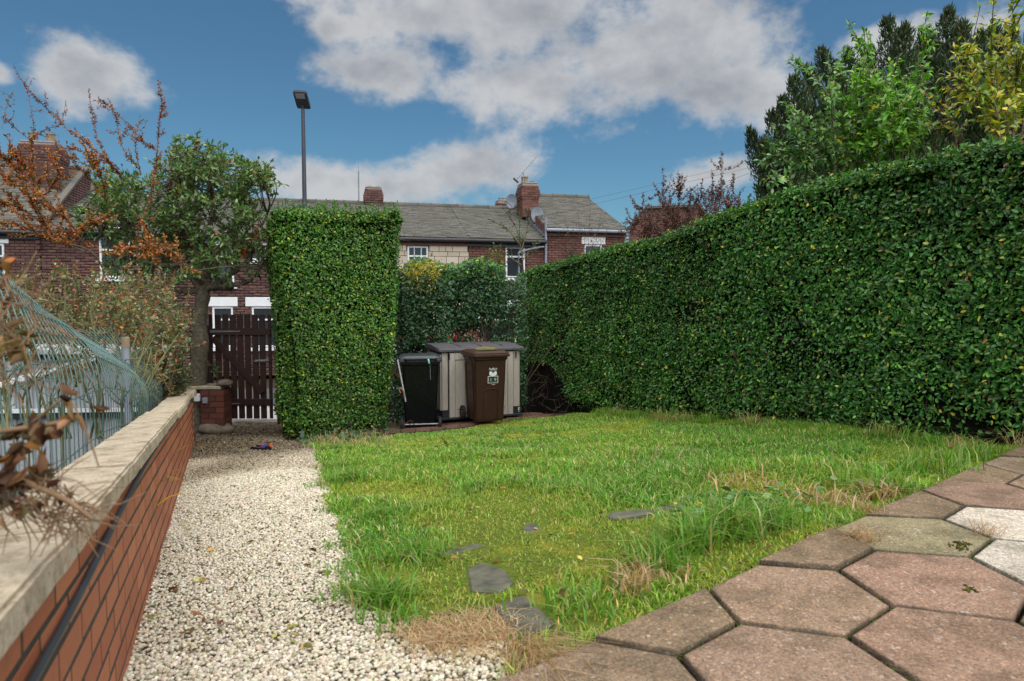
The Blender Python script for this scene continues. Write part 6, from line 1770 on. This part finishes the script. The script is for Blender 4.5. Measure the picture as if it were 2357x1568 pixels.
crumple((8, 600), 1.05, 18, .022, 14, 22); crumple((4, 700), 1.05, 10, .022, 14, 40); crumple((20, 800), 1.05, 24, .026, 18, 24, [(1, (.12, .06, .02)), (1, (.2, .13, .04)), (1, (.24, .15, .08))])
crumple((120, 975), 1.02, 14, .034, 34, 10); crumple((50, 1000), 1.02, 12, .036, 30, 10); crumple((170, 930), 1.0, 8, .024, 14, 12)
crumple((30, 1065), 1.0, 12, .038, 36, 16); crumple((100, 1085), .99, 12, .034, 34, 10); crumple((0, 1130), .98, 18, .026, 25, 30); crumple((70, 1165), .97, 14, .016, 50, 16)
for k in range(190):     # wispy dead stalks
    x, y = (rng.uniform(-20, 80), rng.uniform(640, 870)) if k < 60 else (rng.uniform(-20, 150), rng.uniform(1090, 1200)) if k < 150 else (rng.uniform(120, 230), rng.uniform(1150, 1215))
    a = at(x, y, 1.0); d = unit(rng.normal(0, 1, 3)+np.array([.5, 0, -.3])); lines.append((np.array([a, a+d*.03+rng.normal(0, .006, 3), a+d*.065]), np.array([.0012, .001, .0006])))
finish_plant(dp, parts, lines, M['dead'], simple('dry_stem', (.23, .145, .085), .9, .3, 40, bs=0, spec=.1), 5, 'withered_leaves', 'stems')

# ------------------------------------------------------------------ beyond the long hedge
con = empty('conifer', (float(at(2050, 700, 9.6)[0]), 9.6, -1.0), 0, 'dark green conifer rising behind the long hedge', 'tree')
parts, lines = [], []
tips = [(1890, 117), (2043, 46), (2084, 63), (2184, 22), (2217, 55), (1825, 181), (1777, 263), (1726, 303), (1860, 160), (1950, 120), (2000, 110), (2130, 70), (2260, 80), (2290, 60), (1800, 230), (1755, 330), (2330, 70), (2390, 90), (1920, 150), (1760, 390), (2100, 130), (2160, 110), (2230, 130), (1850, 240), (1900, 230), (1980, 200), (2060, 180), (2300, 160), (1810, 320), (1870, 330), (1950, 300), (2040, 290), (2130, 260), (2210, 240), (2280, 260), (1790, 410), (1850, 420), (1920, 400), (2350, 200), (2010, 390), (2100, 370), (2190, 340)]
tips += [(float(x), float(y)) for x, y in zip(rng.uniform(1800, 2380, 46), rng.uniform(150, 430, 46)) if y > 150+max(0, 1980-x)*1.05]
trunk_b = at(2060, 720, 9.8)
lines.append((spline([np.array([trunk_b[0], 9.8, -1.0]), at(2060, 500, 9.8), at(2080, 120, 9.8)], 20), np.linspace(.16, .03, 20)))
for i, (x, y) in enumerate(tips):
    Y = 9.6+rng.uniform(-.5, .4) - (.35 if i > 22 else 0)
    tpP = at(x, y, Y); base = at(x+(2050-x)*.35, y+230, Y+.3); ax = spline([base, (base+tpP)/2+rng.normal(0, .03, 3)+np.array([(x-2050)*.0004, 0, 0]), tpP], 14); lines.append((ax, np.linspace(.03, .005, 14)))
    n = 1250; t = rng.random(n)**.8; j = np.clip((t*13).astype(int), 0, 12); c = ax[j]+(ax[j+1]-ax[j])*(t*13-j)[:, None]
    rr = .36*(1-t)**.7+.02; o = unit(rng.normal(0, 1, (n, 3))*np.array([1, 1, .35])); rad_ = rr*np.sqrt(rng.random(n)); c = c+o*rad_[:, None]
    d = unit(o*.55+np.array([0, 0, 1.0])+rng.normal(0, .3, (n, 3)))
    parts.append(leaves_np(c, d, unit(o+rng.normal(0, .5, (n, 3))), rng.uniform(.06, .12, n), rng.uniform(.016, .030, n), pick_cols(n, [(4, (.032, .058, .024)), (3, (.052, .088, .034)), (1.6, (.085, .125, .05)), (.6, (.10, .07, .042))], .25), 'pointed'))
finish_plant(con, parts, lines, M['leaf'], M['bark'], 5)

def q7(*p): return [(1595.5+.37*x, .37*y) for x, y in p]
GRN = [(4, (0.0975, 0.255, 0.027)), (4, (0.15, 0.36, 0.0375)), (2, (0.225, 0.42, 0.06)), (1, (0.075, 0.195, 0.045)), (.25, (0.63, 0.51, 0.045))]
PALE = [(4, (0.09, 0.21, 0.06)), (3, (0.15, 0.315, 0.09)), (2, (0.225, 0.39, 0.135)), (.3, (0.525, 0.48, 0.075))]
YEL = [(4, (0.275, 0.325, 0.03125)), (3, (0.45, 0.4125, 0.0375)), (3, (0.15, 0.275, 0.03125)), (1, (0.6, 0.45, 0.0375))]
def behind(th_name, label, x, Y, cat='shrub'):
    p = at(x, 700, Y); return empty(th_name, (float(p[0]), Y, float(gz(p[0], Y))), 0, label, cat)
def down(shoots, Y, dx=0):     # carry every shoot down to the ground behind the hedge
    return [([(p[0][0]+(dx), 690)] + p, Y+rng.uniform(-.25, .25), .22, k) for p, k in shoots]
g1 = behind('leafy_shrub', 'bright green leafy shrub with tall shoots rising over the long hedge', 2040, 7.0)
S = [(q7((1260, 1030), (1190, 700), (1080, 400), (1000, 190)), 1), (q7((1260, 1030), (1180, 690), (1130, 450), (1075, 190)), 1), (q7((1100, 1010), (1000, 700), (1010, 400)), 1), (q7((1270, 1030), (1300, 700), (1400, 400), (1500, 180)), 1), (q7((1250, 1000), (1350, 650), (1470, 420)), 1),
     (q7((1000, 1030), (1100, 720), (1150, 480)), 1.1), (q7((1150, 1020), (1080, 800), (960, 620)), 1), (q7((1250, 1000), (1250, 700), (1220, 380)), 1.1), (q7((1350, 980), (1420, 760), (1500, 600)), 1), (q7((1100, 1000), (1200, 850), (1380, 760)), 1.1), (q7((1000, 1050), (950, 850), (900, 700)), 1.1), (q7((1300, 1000), (1380, 860), (1450, 800)), 1), (q7((1050, 1030), (1080, 900), (1120, 760)), 1), (q7((1200, 1000), (1300, 820), (1330, 600)), 1.1), (q7((1150, 1000), (1170, 800), (1240, 560)), 1.1)]
shoot_plant(g1, down(S, 7.0), .10, .046, GRN, .03, 1.8, 'pointed', 'leaf', 'twig', .012, .8, droop=.15, side=8, sl=.36, up=.5)
g2 = behind('leafy_shrub', 'pale green shrub at the left of the tall shoots, over the long hedge', 1880, 7.2)
S = [(q7((920, 1110), (880, 900), (840, 600), (700, 430), (620, 370)), 1), (q7((700, 1130), (620, 950), (480, 880)), 1), (q7((640, 1150), (560, 1000), (440, 960)), .8), (q7((870, 1080), (750, 800), (560, 640)), 1), (q7((900, 1080), (850, 800), (870, 520), (930, 340)), 1), (q7((840, 1100), (700, 900), (600, 760)), 1.1), (q7((900, 1100), (960, 900), (900, 740)), 1.1), (q7((760, 1120), (700, 980), (640, 860)), 1.1), (q7((860, 1080), (800, 900), (780, 700)), 1.1), (q7((600, 1170), (540, 1100), (470, 1100)), .7)]
shoot_plant(g2, down(S, 7.2), .095, .045, PALE, .032, 1.7, 'pointed', 'leaf', 'twig', .010, .85, droop=.1, side=7, sl=.32, up=.5)
g3 = behind('leafy_shrub', 'tall yellowing shrub at the right edge above the long hedge', 2310, 6.3)
S = [(q7((1910, 830), (1870, 650), (1855, 300), (1870, -20)), 1.2), (q7((1900, 820), (1780, 520), (1640, 300)), 1), (q7((1990, 800), (2040, 580), (2058, 200)), 1), (q7((1900, 760), (1750, 560), (1600, 440)), 1), (q7((1910, 700), (1960, 450), (1990, 160), (1980, 0)), 1.1), (q7((2000, 780), (2120, 500), (2150, 200)), 1), (q7((1900, 800), (1820, 640), (1720, 580)), .9), (q7((1950, 790), (2000, 560), (2030, 330)), 1.1), (q7((1890, 640), (1800, 420), (1720, 280)), 1), (q7((2050, 780), (2180, 560), (2280, 400)), 1)]
shoot_plant(g3, down(S, 6.3), .10, .042, YEL, .032, 1.5, 'pointed', 'leaf', 'twig', .012, .75, droop=.15, side=8, sl=.34, up=.5)
g4 = behind('leafy_shrub', 'small shrub with a few yellow leaves between the green and yellow shrubs', 2190, 6.5)
S = [(q7((1680, 890), (1500, 680), (1440, 560)), .8), (q7((1660, 880), (1580, 720), (1650, 480)), .7), (q7((1640, 900), (1520, 800), (1470, 760)), .8)]
shoot_plant(g4, down(S, 6.5), .085, .035, [(2, (.06, .16, .03)), (2, (.4, .34, .03)), (1, (.15, .25, .04))], .05, 1.2, 'pointed', 'leaf', 'twig', .010, .8, side=4, sl=.25, up=.5)

DRYL = [(3, (.10, .045, .04)), (2, (.15, .06, .045)), (1, (.07, .05, .035)), (1, (.2, .11, .08))]
pb = empty('bare_shrub', (float(at(1600, 700, 13)[0]), 13, ROADZ+.1), 0, 'purplish brown thin leaved shrub in front of the far gabled house', 'shrub')
S = []
for tx_, ty_ in [(1525, 420), (1570, 402), (1662, 352), (1690, 405), (1480, 445), (1620, 440), (1550, 470), (1650, 430), (1700, 450), (1500, 480), (1590, 450), (1640, 400), (1470, 500), (1720, 470), (1530, 455), (1605, 425), (1675, 440), (1560, 500), (1630, 490), (1690, 490), (1500, 520), (1585, 510), (1655, 500)]:
    S.append(([(1600+rng.normal(0, 20), 700), (1600+(tx_-1600)*.5, 570), (tx_+rng.normal(0, 8), (570+ty_)/2), (tx_, ty_)], 13+rng.uniform(-.6, .6), .4, .9))
shoot_plant(pb, S, .062, .03, DRYL, .026, 3.0, 'round', 'leaf', 'twig', .006, 1.0, side=12, sl=.42)
pb2 = empty('bare_shrub', (float(at(1340, 700, 13.5)[0]), 13.5, ROADZ+.1), 0, 'sparse twiggy shrub with dry leaves in front of the taller end house', 'shrub')
S = []
for tx_, ty_ in [(1300, 500), (1330, 470), (1360, 460), (1285, 540), (1385, 480), (1345, 520), (1400, 520), (1315, 545), (1420, 550), (1370, 540), (1295, 570)]:
    S.append(([(1345+rng.normal(0, 10), 700), (1345+(tx_-1345)*.5, 600), (tx_, ty_)], 13.5+rng.uniform(-.4, .4), .45, .5))
shoot_plant(pb2, S, .045, .018, DRYL, .04, .7, 'round', 'leaf', 'twig', .007, 1.0, side=6, sl=.35)
sp = empty('sapling', (float(at(1195, 700, 12.4)[0]), 12.4, ROADZ+.1), 0, 'slender green sapling behind the corner of the hedges', 'sapling')
S = [([(1208, 700), (1203, 600), (1190, 530), (1160, 482)], 12.4, .35, .8), ([(1203, 600), (1196, 540), (1195, 480)], 12.4, .1, .9), ([(1195, 560), (1170, 530), (1150, 515)], 12.4, .1, .9), ([(1200, 580), (1215, 520), (1215, 500)], 12.4, .1, .8), ([(1200, 610), (1170, 590), (1145, 570)], 12.4, .1, .9), ([(1203, 600), (1225, 570), (1240, 560)], 12.4, .1, .7)]
shoot_plant(sp, S, .075, .035, [(3, (.045, .10, .025)), (2, (.08, .15, .04))], .04, 1.2, 'round', 'leaf', 'twig', .011, .9, side=4, sl=.3)
lm = empty('lime_shrub', (float(at(1145, 700, 11.9)[0]), 11.9, ROADZ+.1), 0, 'small lime green shrub poking above the loose hedge', 'shrub')
S = [([(1150, 700), (1148, 620), (1140+rng.normal(0, 14), 565+rng.uniform(0, 30))], 11.9, .35, 1.0) for k in range(9)]
shoot_plant(lm, S, .07, .03, [(2, (.12, .2, .03)), (2, (.24, .28, .04)), (1, (.07, .13, .03))], .04, 1.2, 'round', 'leaf', 'twig', .006, .9, side=3, sl=.2)
# little seedling on the wall end
sd_ = empty('seedling', tuple(at(500, 872, 8.9)), 0, 'small leafy seedling sprouting by the pillar capstone', 'plant')
S = [([(500, 872), (495+rng.normal(0, 10), 850), (500+rng.normal(0, 26), 830)], 8.9, .1, 1) for k in range(7)]
shoot_plant(sd_, S, .045, .02, [(1, (.03, .08, .02)), (1, (.06, .13, .03))], .02, 1, 'round', 'leaf', 'twig', .004, .9, side=2, sl=.08, Yj=.02)
